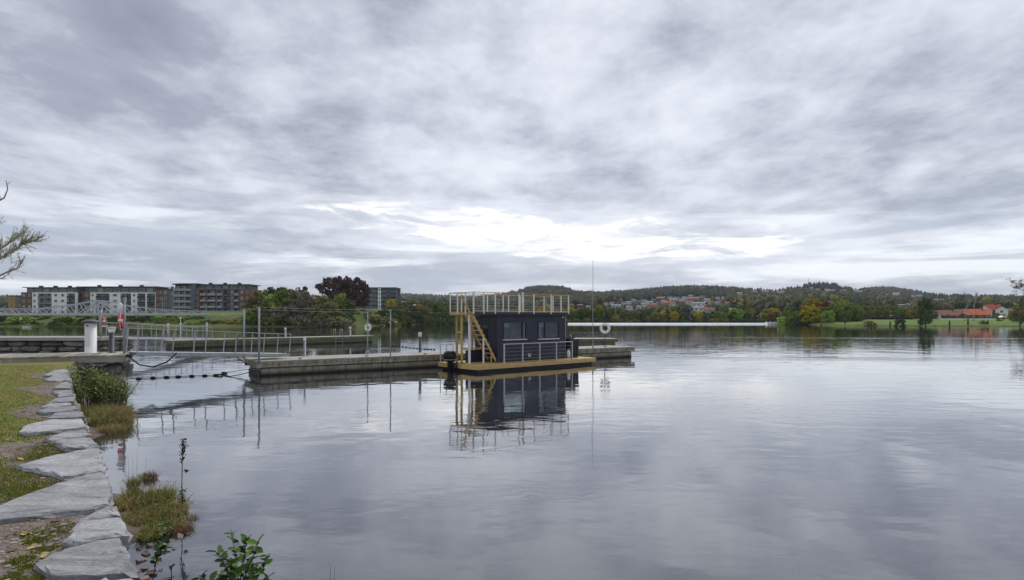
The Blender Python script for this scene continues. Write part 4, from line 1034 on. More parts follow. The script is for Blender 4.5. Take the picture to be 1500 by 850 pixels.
for side, yy in ((0, 0.0), (1, wdt)):
    pts = [(b_at(p), yy, topz(p)) for p in pxs]
    for (a, c) in zip(pts[:-1], pts[1:]):
        MB().bar(a, c, .22).part('top_chord', bst, br)
    MB().bar((0, yy, -.02), (bl, yy, -.02), .30, .42).part('bottom_chord', bst, br)
    for i, (a, c) in enumerate(zip(pts[:-1], pts[1:])):
        if i % 2 == 0: MB().bar((a[0], yy, .1), c, .14).part('diagonal', bst, br)
        else: MB().bar(a, (c[0], yy, .1), .14).part('diagonal', bst, br)
    mx = b_at(144)
    for p in (112, 124, 165, 178): MB().bar((mx, yy, topz(144) - .1), (b_at(p), yy, .1), .24).part('stay', bst, br)
    MB().bar((mx, yy, .1), (mx, yy, topz(144)), .3).part('post', bst, br)
    MB().bar((0, yy, 1.15), (bl, yy, 1.15), .06).part('handrail', bst, br)
MB().tube([(b_at(144), wdt / 2, -.36), (b_at(144), wdt / 2, -6)], .45, 10).part('pier', M['balc'], br)
MB().box(bl - .3, -.6, -2.6, bl + 3.5, wdt + .6, -.36).part('abutment', M['balc'], br)
for px_ in (150, 215, 258):
    s_ = b_at(px_)
for i, (px_, ytop) in enumerate(((238, 436), (299 + 3, 446))):
    t = thing('street_lamp', (XA(px_, 200), 200, P(0, 459, 200).z - .5), ('slim street lamp in front of the brick wing', 'slim street lamp at the bridge end')[i], 'street lamp')
    h = P(0, ytop, 200).z - t.location.z; MB().tube([(0, 0, 0), (0, 0, h)], .09, 6).part('pole', M['galv'], t); MB().box(-.15, -.6, h, .15, .1, h + .12).part('lamp_head', M['galv'], t)
# white marks on the water and bank
for px_, py_, lb, hh in ((264.5, 480, 'white navigation post on the far bank water edge', 2.3), (303, 480, 'tiny white marker near the orange bush', .9), (246, 481, 'tiny white marker left of the navigation post', .8)):
    g = G(px_, py_); t = thing('navigation_marker', g, lb, 'marker'); MB().tube([(0, 0, -.3), (0, 0, hh)], .10, 6).part('pole', M['white'], t); MB().lathe((0, 0, hh), [(.18, 0), (.26, .2), (.18, .45)], 8).part('top_mark', M['white'], t)
    MB().lathe((0, 0, hh * .35), [(.2, 0), (.24, .2), (.2, .4)], 8).part('band', M['white'], t)
g = G(39, 480); t = thing('rowing_boat', g, 'tiny white boat lying by the green bank on the left', 'boat')
mb = MB(); mb.add([(-1.0, -.45, .35), (.9, -.5, .35), (1.5, 0, .5), (.9, .5, .35), (-1.0, .45, .35), (-.8, -.25, -.1), (.7, -.25, -.1), (.7, .25, -.1), (-.8, .25, -.1)], [(0, 1, 6, 5), (1, 2, 6), (2, 3, 7, 6), (3, 4, 8, 7), (4, 0, 5, 8), (5, 6, 7, 8)])
mb.part('hull', M['white'], t); MB().box(-.3, -.42, .22, 0, .42, .27).part('seat', M['wood_grey'], t)

# ------------------------------------------------------------------ long white pontoon across the lake
YW = 240.0; wx0, wx1 = XA(832, YW), XA(1125, YW)
t = thing('long_pontoon', (wx0, YW, 0), 'long low white pontoon running along the far shore', 'pontoon')
n = 16; L = (wx1 - wx0) / n
M['bright_white'] = mat('bright_white_gelcoat', (.86, .86, .85), .4, .03, 1)
for i in range(n):
    a_, c_ = i * L + .05, (i + 1) * L - .05
    MB().add([(a_, 0, .06), (c_, 0, .06), (c_, .6, .50), (a_, .6, .50), (a_, 2.4, .50), (c_, 2.4, .50), (c_, 2.4, -.2), (a_, 2.4, -.2), (a_, 0, -.2), (c_, 0, -.2)],
             [(0, 1, 2, 3), (3, 2, 5, 4), (4, 5, 6, 7), (8, 9, 1, 0), (0, 3, 4, 7, 8), (1, 9, 6, 5, 2)]).part('float_section', M['bright_white'], t)  # front face leans back, shaped to catch more skylight and read whiter
for i, px_ in enumerate((1128.5, 1134.5, 1140.5, 1146, 1151)):
    t = thing('moored_boat', (XA(px_, YW), YW + .5, 0), 'small white boat moored at the right tip of the white pontoon', 'boat', 'white boats at the white pontoon tip')
    mb = MB(); l = 1.2; mb.add([(-l / 2, 0, .75), (l / 2, 0, .75), (l / 2 * .8, 3.2, .8), (0, 4.2, .95), (-l / 2 * .8, 3.2, .8), (-l / 2 * .8, .1, -.1), (l / 2 * .8, .1, -.1), (0, 3.6, -.1)], [(0, 1, 6, 5), (1, 2, 7, 6), (2, 3, 7), (3, 4, 7), (4, 0, 5, 7), (0, 4, 3, 2, 1)])
    mb.part('hull', M['white'], t); MB().box(-.4, .9, .76, .4, 1.9, 1.1).part('windscreen', M['glass_far'], t)

# ------------------------------------------------------------------ houses
ROOFS = {'red': mat('red_tiles', (.34, .055, .035), .8, .2, 1, col2=(.45, .09, .05)), 'orange': mat('orange_tiles', (.38, .10, .045), .8, .25, .8, col2=(.55, .17, .08)),
         'brown': mat('brown_tiles', (.17, .075, .045), .8, .25, .8, col2=(.27, .12, .075)), 'dark': mat('dark_tiles', (.06, .06, .065), .8, .2, 1), 'grey': mat('grey_tiles', (.22, .22, .23), .8, .2, 1)}
WALLS = {'white': mat('white_boards', (.82, .82, .80), .8, .06, 1), 'yellow': mat('yellow_boards', (.50, .36, .16), .8, .12, 1), 'red': mat('red_boards', (.22, .05, .035), .8, .15, 1), 'orange': mat('orange_boards', (.46, .22, .09), .8, .15, 1),
         'brown': mat('brown_boards', (.12, .08, .055), .8, .15, 1), 'grey': mat('grey_boards', (.30, .31, .33), .8, .12, 1), 'blue': mat('blue_boards', (.16, .20, .30), .8, .12, 1)}
def house(loc, W, D, Hw, Hr, wall, roof, rz, label, group, nwin=3, storeys=1):
    t = thing('house', loc, label, 'house', group, rz - math.atan2(loc[0], loc[1])); wm_ = WALLS[wall]
    mb = MB().box(-W / 2, -D / 2, -1.5, W / 2, D / 2, Hw)
    mb.add([(-W / 2, -D / 2, Hw), (-W / 2, D / 2, Hw), (-W / 2, 0, Hw + Hr)], [(0, 2, 1)]); mb.add([(W / 2, -D / 2, Hw), (W / 2, D / 2, Hw), (W / 2, 0, Hw + Hr)], [(0, 1, 2)])
    mb.part('wall', wm_, t); o = .45; th = .18
    rf = MB(); k = Hr / (D / 2)
    rf.add([(-W / 2 - o, -D / 2 - o, Hw - o * k + .02), (W / 2 + o, -D / 2 - o, Hw - o * k + .02), (W / 2 + o, 0, Hw + Hr + .02), (-W / 2 - o, 0, Hw + Hr + .02), (W / 2 + o, D / 2 + o, Hw - o * k + .02), (-W / 2 - o, D / 2 + o, Hw - o * k + .02)] +
           [(-W / 2 - o, -D / 2 - o, Hw - o * k + th), (W / 2 + o, -D / 2 - o, Hw - o * k + th), (W / 2 + o, 0, Hw + Hr + th), (-W / 2 - o, 0, Hw + Hr + th), (W / 2 + o, D / 2 + o, Hw - o * k + th), (-W / 2 - o, D / 2 + o, Hw - o * k + th)],
           [(3, 2, 1, 0), (5, 4, 2, 3), (6, 7, 8, 9), (9, 8, 10, 11), (0, 1, 7, 6), (4, 5, 11, 10), (1, 2, 8, 7), (2, 4, 10, 8), (3, 0, 6, 9), (5, 3, 9, 11)])
    ro = rf.part('roof', ROOFS[roof], t); MB().box(W * .15, -.35, Hw + Hr * .7, W * .15 + .7, .35, Hw + Hr + .9).part('chimney', ROOFS['dark'], t, None).parent = ro
    fhh = Hw / storeys
    for k_ in range(storeys):
        for q in range(nwin):
            cw_ = W / nwin; window(t, -W / 2 + cw_ * (q + .3), k_ * fhh + fhh * .38, cw_ * .4, fhh * .42, -D / 2, .05)
    if rz: window(t, 0, 0, .01, .01, 0)if False else None
    # gable windows
    for sx in (-1, 1):
        g_ = MB().box(min(sx * W / 2, sx * (W / 2 + .05)), -.6, Hw * .45, max(sx * W / 2, sx * (W / 2 + .05)), .6, Hw * .45 + 1.2).part('window', M['frame'], t)
        MB().box(min(sx * (W / 2 + .051), sx * (W / 2 + .06)), -.48, Hw * .45 + .12, max(sx * (W / 2 + .051), sx * (W / 2 + .06)), .48, Hw * .45 + 1.08).part('pane', M['glass_far'], g_)
    return t
def near_house(px0, px1, Y, ybase, yeave, ytop, wall, roof, rz, label, nwin=3, st=1):
    W = (px1 - px0) / F * Y; x = XA((px0 + px1) / 2, Y); zb = P(0, ybase, Y).z; Hw = (ybase - yeave) / F * Y; Hr = (yeave - ytop) / F * Y
    D = max(7.0, Hr * 2.0)
    if abs(rz) > .6: W, D = 10.0, W * .92
    return house((x, Y + 5, zb), W, D, Hw, Hr, wall, roof, rz, label, 'houses on the right shore', nwin, st)
Y = 300
near_house(1371, 1388, Y, 468, 460, 455, 'white', 'orange', R(90), 'white gabled house with orange roof left end of the row', 2)
near_house(1386, 1414, Y - 4, 468, 462, 455, 'red', 'brown', 0, 'low dark red house with brown tiled roof', 4)
near_house(1411, 1432, Y + 2, 467, 461, 453.5, 'red', 'brown', 0, 'red boarded house with weathered brown roof in the row middle', 3)
near_house(1428, 1458, Y - 2, 467, 461, 453, 'brown', 'orange', 0, 'long house with bright orange tiled roof', 4)
near_house(1444, 1463, Y + 16, 462, 455, 447.5, 'white', 'red', R(90), 'white gable of a taller house with red roof', 2)
near_house(1455, 1474, Y + 14, 462, 455, 446.5, 'brown', 'red', 0, 'tall house with deep red roof above the orange roofs', 3)
near_house(1471, 1487, Y + 8, 462, 453.5, 448.5, 'white', 'dark', R(90), 'white gabled house right of the red roofs', 2, 2)
near_house(1483, 1503, Y + 20, 463, 457, 452, 'brown', 'brown', 0, 'brown roofed house behind the tall tree at the right edge', 3)
near_house(1260, 1277, Y, 468, 464, 458, 'white', 'red', R(75), 'small white house with red roof among the trees', 2)
near_house(1335, 1347, Y, 468, 463, 460, 'yellow', 'brown', 0, 'small yellow house beside the dark pine', 2)
near_house(1103, 1122, 330, 468, 464, 459.5, 'orange', 'orange', 0, 'house with pale orange roof behind the yellow shore trees', 3)
near_house(1120, 1144, 318, 468.5, 465.5, 463.5, 'grey', 'grey', 0, 'long low grey building behind the yellow shore trees', 5)
near_house(456, 466, 262, 451, 443, 436.5, 'white', 'orange', 0, 'orange roofed house glimpsed between the left bank trees', 2)
# white garden wall and parked cars by the right shore
t = thing('garden_wall', (XA(1377, 272), 272, P(0, 470, 272).z), 'long white garden wall in front of the red roofed houses', 'wall')
n = 18; L = (XA(1459, 272) - XA(1377, 272)) / n
for i in range(n): MB().box(i * L + .03, 0, -.5, (i + 1) * L - .03, .2, 1.0).part('wall_panel', M['white'], t)
t = thing('hedge', (XA(1258, 286), 286, P(0, 469, 288).z - .5), 'long dark clipped hedge behind the lawn on the right shore', 'hedge')
hm = mat('hedge_leaves', (.02, .03, .012), .9, .4, 2, .15, 3)
mb = MB()
for i in range(30): mb.rock((i * .84, 0, 1.0), (.75, .7, 1.15), i, 0, .25)
mb.part('foliage', hm, t)
def car(loc, rz, m, label, group):
    t = thing('parked_car', loc, label, 'car', group, rz)
    mb = MB(); L, W = 4.2, 1.75
    pr = [(-2.1, .35), (-2.1, .8), (-1.75, .95), (-1.3, 1.4), (.35, 1.42), (1.0, .98), (1.95, .82), (2.1, .6), (2.1, .35)]
    V = [(x, -W / 2 + (.12 if z > 1 else 0), z) for x, z in pr] + [(x, W / 2 - (.12 if z > 1 else 0), z) for x, z in pr]; k = len(pr)
    mb.add(V, [tuple(range(k)), tuple(range(2 * k - 1, k - 1, -1))] + [(i, i + k, (i + 1) % k + k, (i + 1) % k) for i in range(k)]); mb.part('body', m, t)
    for sy in (-1, 1):
        MB().add([(-1.45, sy * .80, .98), (.75, sy * .80, .98), (.25, sy * .765, 1.34), (-1.2, sy * .765, 1.34)], [(0, 1, 2, 3)]).part('side_window', M['glass'], t)
        for x in (-1.3, 1.3): MB().lathe((x, sy * .78, .33), [(.32, -.1), (.33, 0), (.32, .1)], 12, 'y').part('wheel', M['black'], t)
    MB().add([(.42, -.7, 1.38), (.42, .7, 1.38), (1.0, .74, 1.0), (1.0, -.74, 1.0)], [(0, 1, 2, 3)]).part('windscreen', M['glass'], t)
    return t
cm = {'white': M['white'], 'silver': mat('silver_paint', (.4, .41, .43), .3, .05, 3, metal=.4), 'dark': mat('dark_car_paint', (.03, .035, .05), .25, .1, 3), 'redc': mat('red_car_paint', (.3, .03, .03), .3, .1, 3)}
for i, (px_, c_) in enumerate(((1283, 'white'), (1289, 'silver'), (1298, 'dark'), (1304, 'white'), (1310, 'silver'), (1318, 'white'), (1325, 'dark'), (1331, 'white'), (1470, 'silver'), (1478, 'white'), (1486, 'white'), (1493, 'silver'))):
    w_ = 'behind the long hedge lawn' if i < 8 else 'near the white gabled house'
    cn = {'white': 'white', 'silver': 'silver', 'dark': 'dark blue'}[c_]
    Yc = 293 if i < 8 else 276
    zc = float(terrain(px_, Yc)) + (.55 if i < 8 else .3)
    car((XA(px_, Yc), Yc, zc), R(8 * (i % 3)), cm[c_], f'{cn} parked car on the right shore {w_}', 'cars parked on the right shore')

# hillside houses: photo column, base row, width px, height px, wall, roof
HH = [(849, 451, 9, 3, 'red', 'brown'), (862, 453, 6, 3, 'white', 'grey'), (903, 451, 13, 4, 'white', 'grey'), (914, 446, 6, 3.5, 'white', 'dark'), (921, 446, 7, 4, 'white', 'grey'), (922, 454, 8, 5, 'white', 'white'), (935, 444, 7, 3, 'grey', 'dark'),
      (936, 453, 6, 4, 'white', 'grey'), (951, 446, 9, 4, 'white', 'grey'), (953, 451, 6, 3, 'yellow', 'brown'), (965, 447, 7, 4, 'blue', 'dark'), (969, 440, 12, 4, 'red', 'brown'), (977, 448, 8, 5, 'orange', 'orange'), (985, 448, 8, 4, 'white', 'brown'), (986, 441, 10, 3.5, 'white', 'grey'),
      (991, 439, 8, 3.5, 'grey', 'dark'), (1003, 439, 7, 3.5, 'white', 'grey'), (1004, 445, 8, 3, 'red', 'brown'), (1016, 441, 15, 5, 'orange', 'brown'), (1023, 449, 18, 5.5, 'white', 'grey'), (1023, 456, 14, 3, 'white', 'grey'), (1036, 442, 7, 4, 'white', 'white'), (1030, 440, 5, 3, 'grey', 'dark'),
      (1049, 447, 6, 4, 'white', 'white'), (1051, 439, 5, 2.5, 'white', 'grey'), (1044, 447, 5, 3, 'yellow', 'brown'), (1036, 459, 7, 5, 'white', 'orange'), (1072, 464, 6, 3, 'white', 'grey'), (1044, 466, 5, 4, 'white', 'grey'), (1083, 433, 7, 4, 'white', 'grey'), (1066, 448, 5, 3, 'yellow', 'orange'),
      (1107, 430, 6, 3, 'white', 'grey'), (1117, 429, 4, 4, 'white', 'grey'), (1123, 430, 5, 4.5, 'white', 'white'), (1133, 430, 5, 3, 'grey', 'dark'), (1140, 430, 6, 3, 'white', 'grey'), (1147, 430, 6, 3.5, 'white', 'grey'), (1173, 426, 8, 3, 'brown', 'dark'), (1189, 425, 10, 3.5, 'white', 'grey'), (1199, 427, 8, 3, 'grey', 'brown'),
      (1211, 428, 7, 4, 'white', 'grey'), (1220, 428, 8, 3.5, 'white', 'grey'), (1233, 428, 12, 3, 'yellow', 'grey'), (1253, 428, 7, 3.5, 'white', 'grey'), (1261, 429, 6, 3, 'white', 'grey'), (1299, 434, 4, 3, 'white', 'grey'), (1313, 432, 9, 3, 'white', 'grey'), (1312, 434, 8, 2.5, 'white', 'grey'),
      (1338, 436, 5, 4, 'white', 'dark'), (1346, 436, 7, 3.5, 'white', 'grey'), (1331, 449, 7, 3, 'white', 'grey'), (1320, 450, 8, 2.5, 'grey', 'grey'), (1375, 442, 12, 3.5, 'grey', 'grey'), (1370, 447, 10, 3, 'yellow', 'grey'), (1390, 440, 6, 4, 'orange', 'brown'), (1430, 437, 7, 3, 'yellow', 'grey'), (1395, 452, 9, 3, 'grey', 'grey'), (896, 446, 6, 3, 'white', 'dark'), (909, 442, 5, 3, 'yellow', 'brown'), (928, 442, 6, 3, 'white', 'grey'), (943, 443, 7, 3, 'white', 'dark'), (957, 442, 6, 3, 'grey', 'dark'), (972, 444, 6, 3, 'white', 'grey'), (981, 438, 6, 3, 'white', 'dark'), (998, 442, 6, 3, 'white', 'grey'), (1009, 446, 8, 4, 'white', 'brown'), (1012, 436, 6, 3, 'white', 'grey'), (1029, 437, 6, 3, 'white', 'dark'), (1041, 446, 6, 3, 'white', 'brown'), (1056, 445, 6, 3, 'yellow', 'dark'), (1060, 439, 6, 3, 'white', 'grey'), (887, 448, 6, 3, 'white', 'brown'), (944, 449, 8, 4, 'white', 'grey'), (959, 450, 7, 3, 'yellow', 'orange')]
HOUSE_SPOTS = []
Ygrid = np.arange(345, 2200, 4.0)
ROOFS['white'] = ROOFS['grey']
for i, (px_, yb, wp, hp_, wl, rf) in enumerate(HH):
    hz = terrain(np.full_like(Ygrid, px_), Ygrid); yr = HY - (hz - EYE) / Ygrid * F
    Yr_ = float(np.interp(px_, TA[:, 0], TA[:, 5])); ok = (Ygrid < Yr_ + 5)
    idx = np.where(ok & (yr <= yb + .2))[0]
    Yh = float(Ygrid[idx[0]]) if len(idx) else Yr_
    Yh = max(420.0, Yh); z = EYE + (HY - yb) / F * Yh; zg = float(terrain(px_, Yh)); z = max(zg, min(z, zg + 12))
    HOUSE_SPOTS.append((px_, Yh, wp, yb)); W = wp / F * Yh; H = hp_ * 1.12 / F * Yh
    where = 'low on' if yb > 452 else ('midway up' if yb > 434 else 'high on')
    hill = 'the hillside town at left' if px_ < 960 else 'the central hillside town' if px_ < 1010 else 'the hillside town at right' if px_ < 1060 else 'the slope above the white pontoon' if px_ < 1160 else 'the wooded knoll' if px_ < 1270 else 'the wooded slope at the right'
    size = 'long' if wp > 11 else 'small' if wp < 6.5 else 'medium'
    rr = 'grey' if rf == 'white' else rf
    flat_ = rf in ('grey', 'white', 'dark')
    base_z = zg - .5; Hw = max(3, z - base_z + H * (.72 if flat_ else .55))
    house((XA(px_, Yh), Yh, base_z), W, min(W, 11), Hw, max(1.0, H * (.3 if flat_ else .5)), wl, rf, R(rnd.uniform(-18, 18)), f'{size} {wl} house, {rr} roof, {where} {hill}', 'houses on the far hillside', max(2, int(W / 3)), 2 if H > 4.5 else 1)
t = thing('radio_mast', (XA(1184.5, 985), 985, float(terrain(1184.5, 985))), 'thin radio mast rising above the wooded knoll', 'mast')
h = P(0, 408, 985).z - t.location.z; MB().tube([(0, 0, 0), (0, 0, h)], [.5, .25], 5).part('pole', M['galv'], t); MB().box(-1, -.3, h * .7, 1, .3, h * .73).part('cross_arm', M['galv'], t)
# ------------------------------------------------------------------ forest on the hills: one mass of many small trees
nr_ = np.random.default_rng(5)
FM = attr_mat('forest_foliage', var=.35, scale=.25)
def cone_tree(n=6):
    V = []; Fc = []
    for z0, z1, r in ((.12, .62, .23), (.42, 1.0, .16)):
        o = len(V)
        for j in range(n): a = 2 * math.pi * j / n; V.append((r * math.cos(a), r * math.sin(a), z0))
        V.append((0, 0, z1)); Fc += [(o + j, o + (j + 1) % n, o + n) for j in range(n)]
    return np.array(V), np.array(Fc)
def blob_tree():
    bm = bmesh.new(); bmesh.ops.create_icosphere(bm, subdivisions=1, radius=1); V = np.array([v.co[:] for v in bm.verts]); Fc = np.array([[v.index for v in f.verts] for f in bm.faces]); bm.free()
    A = V * (.34, .34, .34) + (0, 0, .5); B = V * (.24, .24, .26) + (.14, .06, .74)
    return np.concatenate([A, B]), np.concatenate([Fc, Fc + len(V)])
CT = cone_tree(); BT = blob_tree()
def scatter(N, pxr, Yr0, Yr1f, decid, seed):
    r = np.random.default_rng(seed); px = r.uniform(*pxr, N); Yr = np.interp(px, TA[:, 0], TA[:, 5]) + 25
    Y = np.sqrt(r.uniform(0, 1, N) * ((Yr * Yr1f) ** 2 - Yr0 ** 2) + Yr0 ** 2)
    keep = np.ones(N, bool)
    toprow = HY - (terrain(px, Y) + 11 - EYE) / Y * F
    low_ = np.ones(N); g_row = HY - (terrain(px, Y) - EYE) / Y * F
    for hp, hy, hw, hb in HOUSE_SPOTS:
        hit = (np.abs(px - hp) < hw * .5 + 3.2 / Y * F) & (Y < hy + 8) & (toprow < hb - 1.0)
        room = np.clip((g_row - hb + 1.2) * Y / F / 11, 0, 1); low_ = np.where(hit, np.minimum(low_, room), low_)
    keep &= low_ > .22
    # open ground in the settlement
    keep &= ~((px > 880) & (px < 1060) & (Y > 600) & (Y < 1000) & (r.uniform(0, 1, N) < .12))
    return px[keep], Y[keep], r, low_[keep]
Vs, Fs, Cs = [], [], []; off = 0
def emit(px, Y, h, wid, tpl, col, r, jit=.16):
    global off
    V, Fc = tpl; n = len(px); k = len(V); X = (px - CX) / F * Y; Z = terrain(px, Y) - .4
    P_ = np.repeat(V[None], n, 0) * (1 + r.uniform(-jit, jit, (n, k, 1))); a = r.uniform(0, 6.28, n)
    x = P_[..., 0] * np.cos(a)[:, None] - P_[..., 1] * np.sin(a)[:, None]; y = P_[..., 0] * np.sin(a)[:, None] + P_[..., 1] * np.cos(a)[:, None]
    W = np.stack([x * (h * wid)[:, None] + X[:, None], y * (h * wid)[:, None] + Y[:, None], P_[..., 2] * h[:, None] + Z[:, None]], -1)
    Vs.append(W.reshape(-1, 3)); Fs.append((Fc[None] + (np.arange(n) * k)[:, None, None] + off).reshape(-1, 3)); off += n * k
    Cs.append(np.repeat(col, k, 0))
pal_s = np.array([(.020, .033, .024), (.026, .040, .026), (.034, .046, .028), (.022, .035, .031)])
pal_d = np.array([(.045, .060, .022), (.060, .070, .026), (.09, .088, .032), (.12, .10, .035), (.075, .062, .035), (.075, .068, .045), (.035, .05, .022), (.05, .065, .03), (.04, .055, .022)])
for N, rg, y0, y1, share_d, sd_ in ((15500, (540, 1560), 620, 1.0, .36, 1), (5200, (700, 1560), 345, .55, .75, 2), (2500, (-100, 560), 420, 1.0, .3, 3)):
    px, Y, r, lw = scatter(N, rg, y0, y1, 0, sd_); n = len(px); 
    # deciduous share higher low down and right in patches
    X = (px - CX) / F * Y; patch = np.sin(X / 60 + 1) * np.sin(Y / 80) + np.sin(X / 23 + Y / 35) * .6; isd = (r.uniform(0, 1, n) + patch * .35) < share_d
    d = np.where(~isd)[0]; emit(px[d], Y[d], r.uniform(7, 12.5, len(d)) * lw[d], r.uniform(1.1, 1.7, len(d)), CT, pal_s[r.integers(0, 4, len(d))] * r.uniform(.8, 1.6, (len(d), 1)), r)
    d = np.where(isd)[0]; emit(px[d], Y[d], r.uniform(6, 11, len(d)) * lw[d], r.uniform(.9, 1.3, len(d)), BT, pal_d[r.integers(0, 9, len(d))] * r.uniform(.8, 1.5, (len(d), 1)), r, .3)
# taller spruces crowning the knolls
for lo, hi, yy0, N, h0, h1 in ((768, 836, 1190, 420, 11, 14), (1168, 1228, 925, 330, 9, 15), (1050, 1170, 1080, 120, 7, 12), (1352, 1500, 930, 90, 8, 14), (840, 1100, 1150, 700, 8, 11)):
    r = np.random.default_rng(int(lo)); px = r.uniform(lo, hi, N); Y = r.uniform(yy0, yy0 + 110, N)
    keep = np.ones(N, bool)
    for hp, hy, hw, hb in HOUSE_SPOTS: keep &= ~((np.abs(px - hp) < hw * .5 + .5) & (Y < hy + 6))
    px, Y = px[keep], Y[keep]; N = len(px)
    emit(px, Y, r.uniform(h0, h1, N), r.uniform(1.1, 1.7, N), CT, pal_s[r.integers(0, 4, N)] * r.uniform(.7, 1.2, (N, 1)), r)
fo_ = share('hill_forest', np_mesh('hill_forest', np.concatenate(Vs), np.concatenate(Fs), FM, 3, np.concatenate(Cs)))
tag(fo_, 'dense mixed spruce and autumn forest covering the far hills', 'forest', kind='stuff')

# ------------------------------------------------------------------ trees one can tell apart
def leaf_mat(name, c1, c2, sc=.7):
    m = bpy.data.materials.new(name); m.use_nodes = True; b = NB(m.node_tree); p = m.node_tree.nodes['Principled BSDF']
    p.inputs['Roughness'].default_value = .8; p.inputs['Specular IOR Level'].default_value = .15
    n = b.noise(b.n('ShaderNodeNewGeometry').outputs['Position'], sc, 4, .65, .3)
    c = b.ramp(n, [(.30, c1), (.68, c2)]); hs = b.n('ShaderNodeHueSaturation'); b.put(hs.inputs['Color'], c)
    oi = b.n('ShaderNodeObjectInfo').outputs['Random']; b.put(hs.inputs['Value'], b.m('ADD', b.m('MULTIPLY', oi, .5), .75)); b.put(hs.inputs['Hue'], b.m('ADD', b.m('MULTIPLY', oi, .03), .485))
    b.put(p.inputs['Base Color'], hs.outputs[0]); return m
LM = {'green': leaf_mat('green_leaves', (0.080, 0.128, 0.027), (0.178, 0.226, 0.040)), 'dark': leaf_mat('dark_green_leaves', (0.039, 0.073, 0.031), (0.093, 0.128, 0.038)),
      'olive': leaf_mat('olive_leaves', (0.128, 0.133, 0.051), (0.257, 0.245, 0.077)), 'yellow': leaf_mat('yellow_leaves', (0.365, 0.269, 0.016), (0.500, 0.454, 0.010)), 'orange': leaf_mat('orange_brown_leaves', (0.257, 0.125, 0.022), (0.471, 0.209, 0.016)),
      'copper': leaf_mat('copper_beech_leaves', (0.050, 0.030, 0.030), (0.115, 0.062, 0.050)), 'light': leaf_mat('light_green_leaves', (0.174, 0.257, 0.042), (0.314, 0.386, 0.062)), 'grey': leaf_mat('grey_brown_leaves', (0.139, 0.127, 0.091), (0.257, 0.222, 0.139)),
      'silver': leaf_mat('silvery_leaves', (0.340, 0.365, 0.221), (0.500, 0.500, 0.387), 3)}
def crown_mesh(seed, style, nq=900):
    """leaf clumps of small faces round a branching frame, unit height 1"""
    r = np.random.default_rng(seed); cl = []
    if style == 'round':
        for i in range(26):
            a = r.uniform(0, 6.28); e = r.uniform(-.5, 1.4); rad = r.uniform(.18, .32)
            cl.append((math.cos(a) * math.cos(e) * rad, math.sin(a) * math.cos(e) * rad, .60 + math.sin(e) * r.uniform(.2, .30), r.uniform(.09, .15)))
        for i in range(8): a = r.uniform(0, 6.28); rr = r.uniform(.1, .3); cl.append((math.cos(a) * rr, math.sin(a) * rr, r.uniform(.2, .4), r.uniform(.08, .13)))
    elif style == 'full':
        for i in range(64):
            z = r.uniform(.10, .90); w_ = .44 * math.sin(min(1, (1.04 - z) / .42) * 1.57) * (1 if z > .3 else .85); a = r.uniform(0, 6.28); q = r.uniform(.2, 1) ** .6; cl.append((math.cos(a) * w_ * q, math.sin(a) * w_ * q, z, r.uniform(.09, .14)))
    elif style == 'tall':
        for i in range(26):
            z = r.uniform(.15, .92); w_ = .20 * math.sin(min(1, (1.02 - z) / .5) * 1.57); a = r.uniform(0, 6.28); cl.append((math.cos(a) * w_ * r.uniform(.3, 1), math.sin(a) * w_ * r.uniform(.3, 1), z, r.uniform(.06, .11)))
    elif style == 'spruce':
        for i in range(46):
            z = r.uniform(.08, .97); w_ = .21 * (1 - z) + .01; a = r.uniform(0, 6.28); cl.append((math.cos(a) * w_, math.sin(a) * w_, z, .035 + .06 * (1 - z)))
    elif style == 'pine':
        for i in range(24):
            z = r.uniform(.28, .95); w_ = .25 * math.sin(max(.15, (1.0 - z) / .75) * 1.7); a = r.uniform(0, 6.28); cl.append((math.cos(a) * w_, math.sin(a) * w_, z, r.uniform(.05, .09)))
    elif style == 'bush':
        for i in range(20): a = r.uniform(0, 6.28); rr = r.uniform(0, .6); cl.append((math.cos(a) * rr, math.sin(a) * rr, r.uniform(.1, .72) * (1 - rr * .5), r.uniform(.16, .30)))
    cl = np.array(cl); k = r.integers(0, len(cl), nq); d = r.normal(size=(nq, 3)); d /= np.linalg.norm(d, axis=1)[:, None]
    c = cl[k, :3] + d * (cl[k, 3] * r.uniform(.55, 1.08, nq) ** .8)[:, None] * (1, 1, .8)
    nrm = d + r.normal(size=(nq, 3)) * .6; nrm /= np.linalg.norm(nrm, axis=1)[:, None]
    u = np.cross(nrm, r.normal(size=(nq, 3))); u /= np.linalg.norm(u, axis=1)[:, None]; v = np.cross(nrm, u)
    s = (r.uniform(.016, .036, nq) * (1.7 if style == 'bush' else 1))[:, None]
    Q = np.stack([c - u * s - v * s * .7, c + u * s * .9 - v * s, c + u * s + v * s * .8, c - u * s * .7 + v * s], 1).reshape(-1, 3)
    return np_mesh('crown', Q, np.arange(nq * 4).reshape(-1, 4), LM['green'], 4), cl
def trunk_mesh(seed, cl, style):
    r = random.Random(seed); mb = MB(); top = .9 if style in ('spruce', 'pine', 'tall') else .6
    mb.tube([(0, 0, -.08), (.01, 0, .15), (-.01, .01, top * .6), (0, 0, top)], [.026, .02, .014, .005], 6)
    for i in range(9):
        c = cl[r.randrange(len(cl))]; z0 = min(top * .9, max(.12, c[2] - r.uniform(.1, .25))); mb.tube([(0, 0, z0), (c[0] * .5, c[1] * .5, (z0 + c[2]) / 2 + .02), (c[0], c[1], c[2])], [.010, .006, .002], 4)
    return mb.mesh('trunk', M['bark'])
VAR = {}
for st, nv_, nq in (('round', 5, 1300), ('tall', 4, 900), ('spruce', 3, 1100), ('pine', 2, 1000), ('bush', 4, 700), ('full', 5, 2700)):
    VAR[st] = []
    for i in range(nv_):
        me, cl = crown_mesh(100 + i * 7 + len(st), st, nq); VAR[st].append((me, trunk_mesh(i, cl, st)))
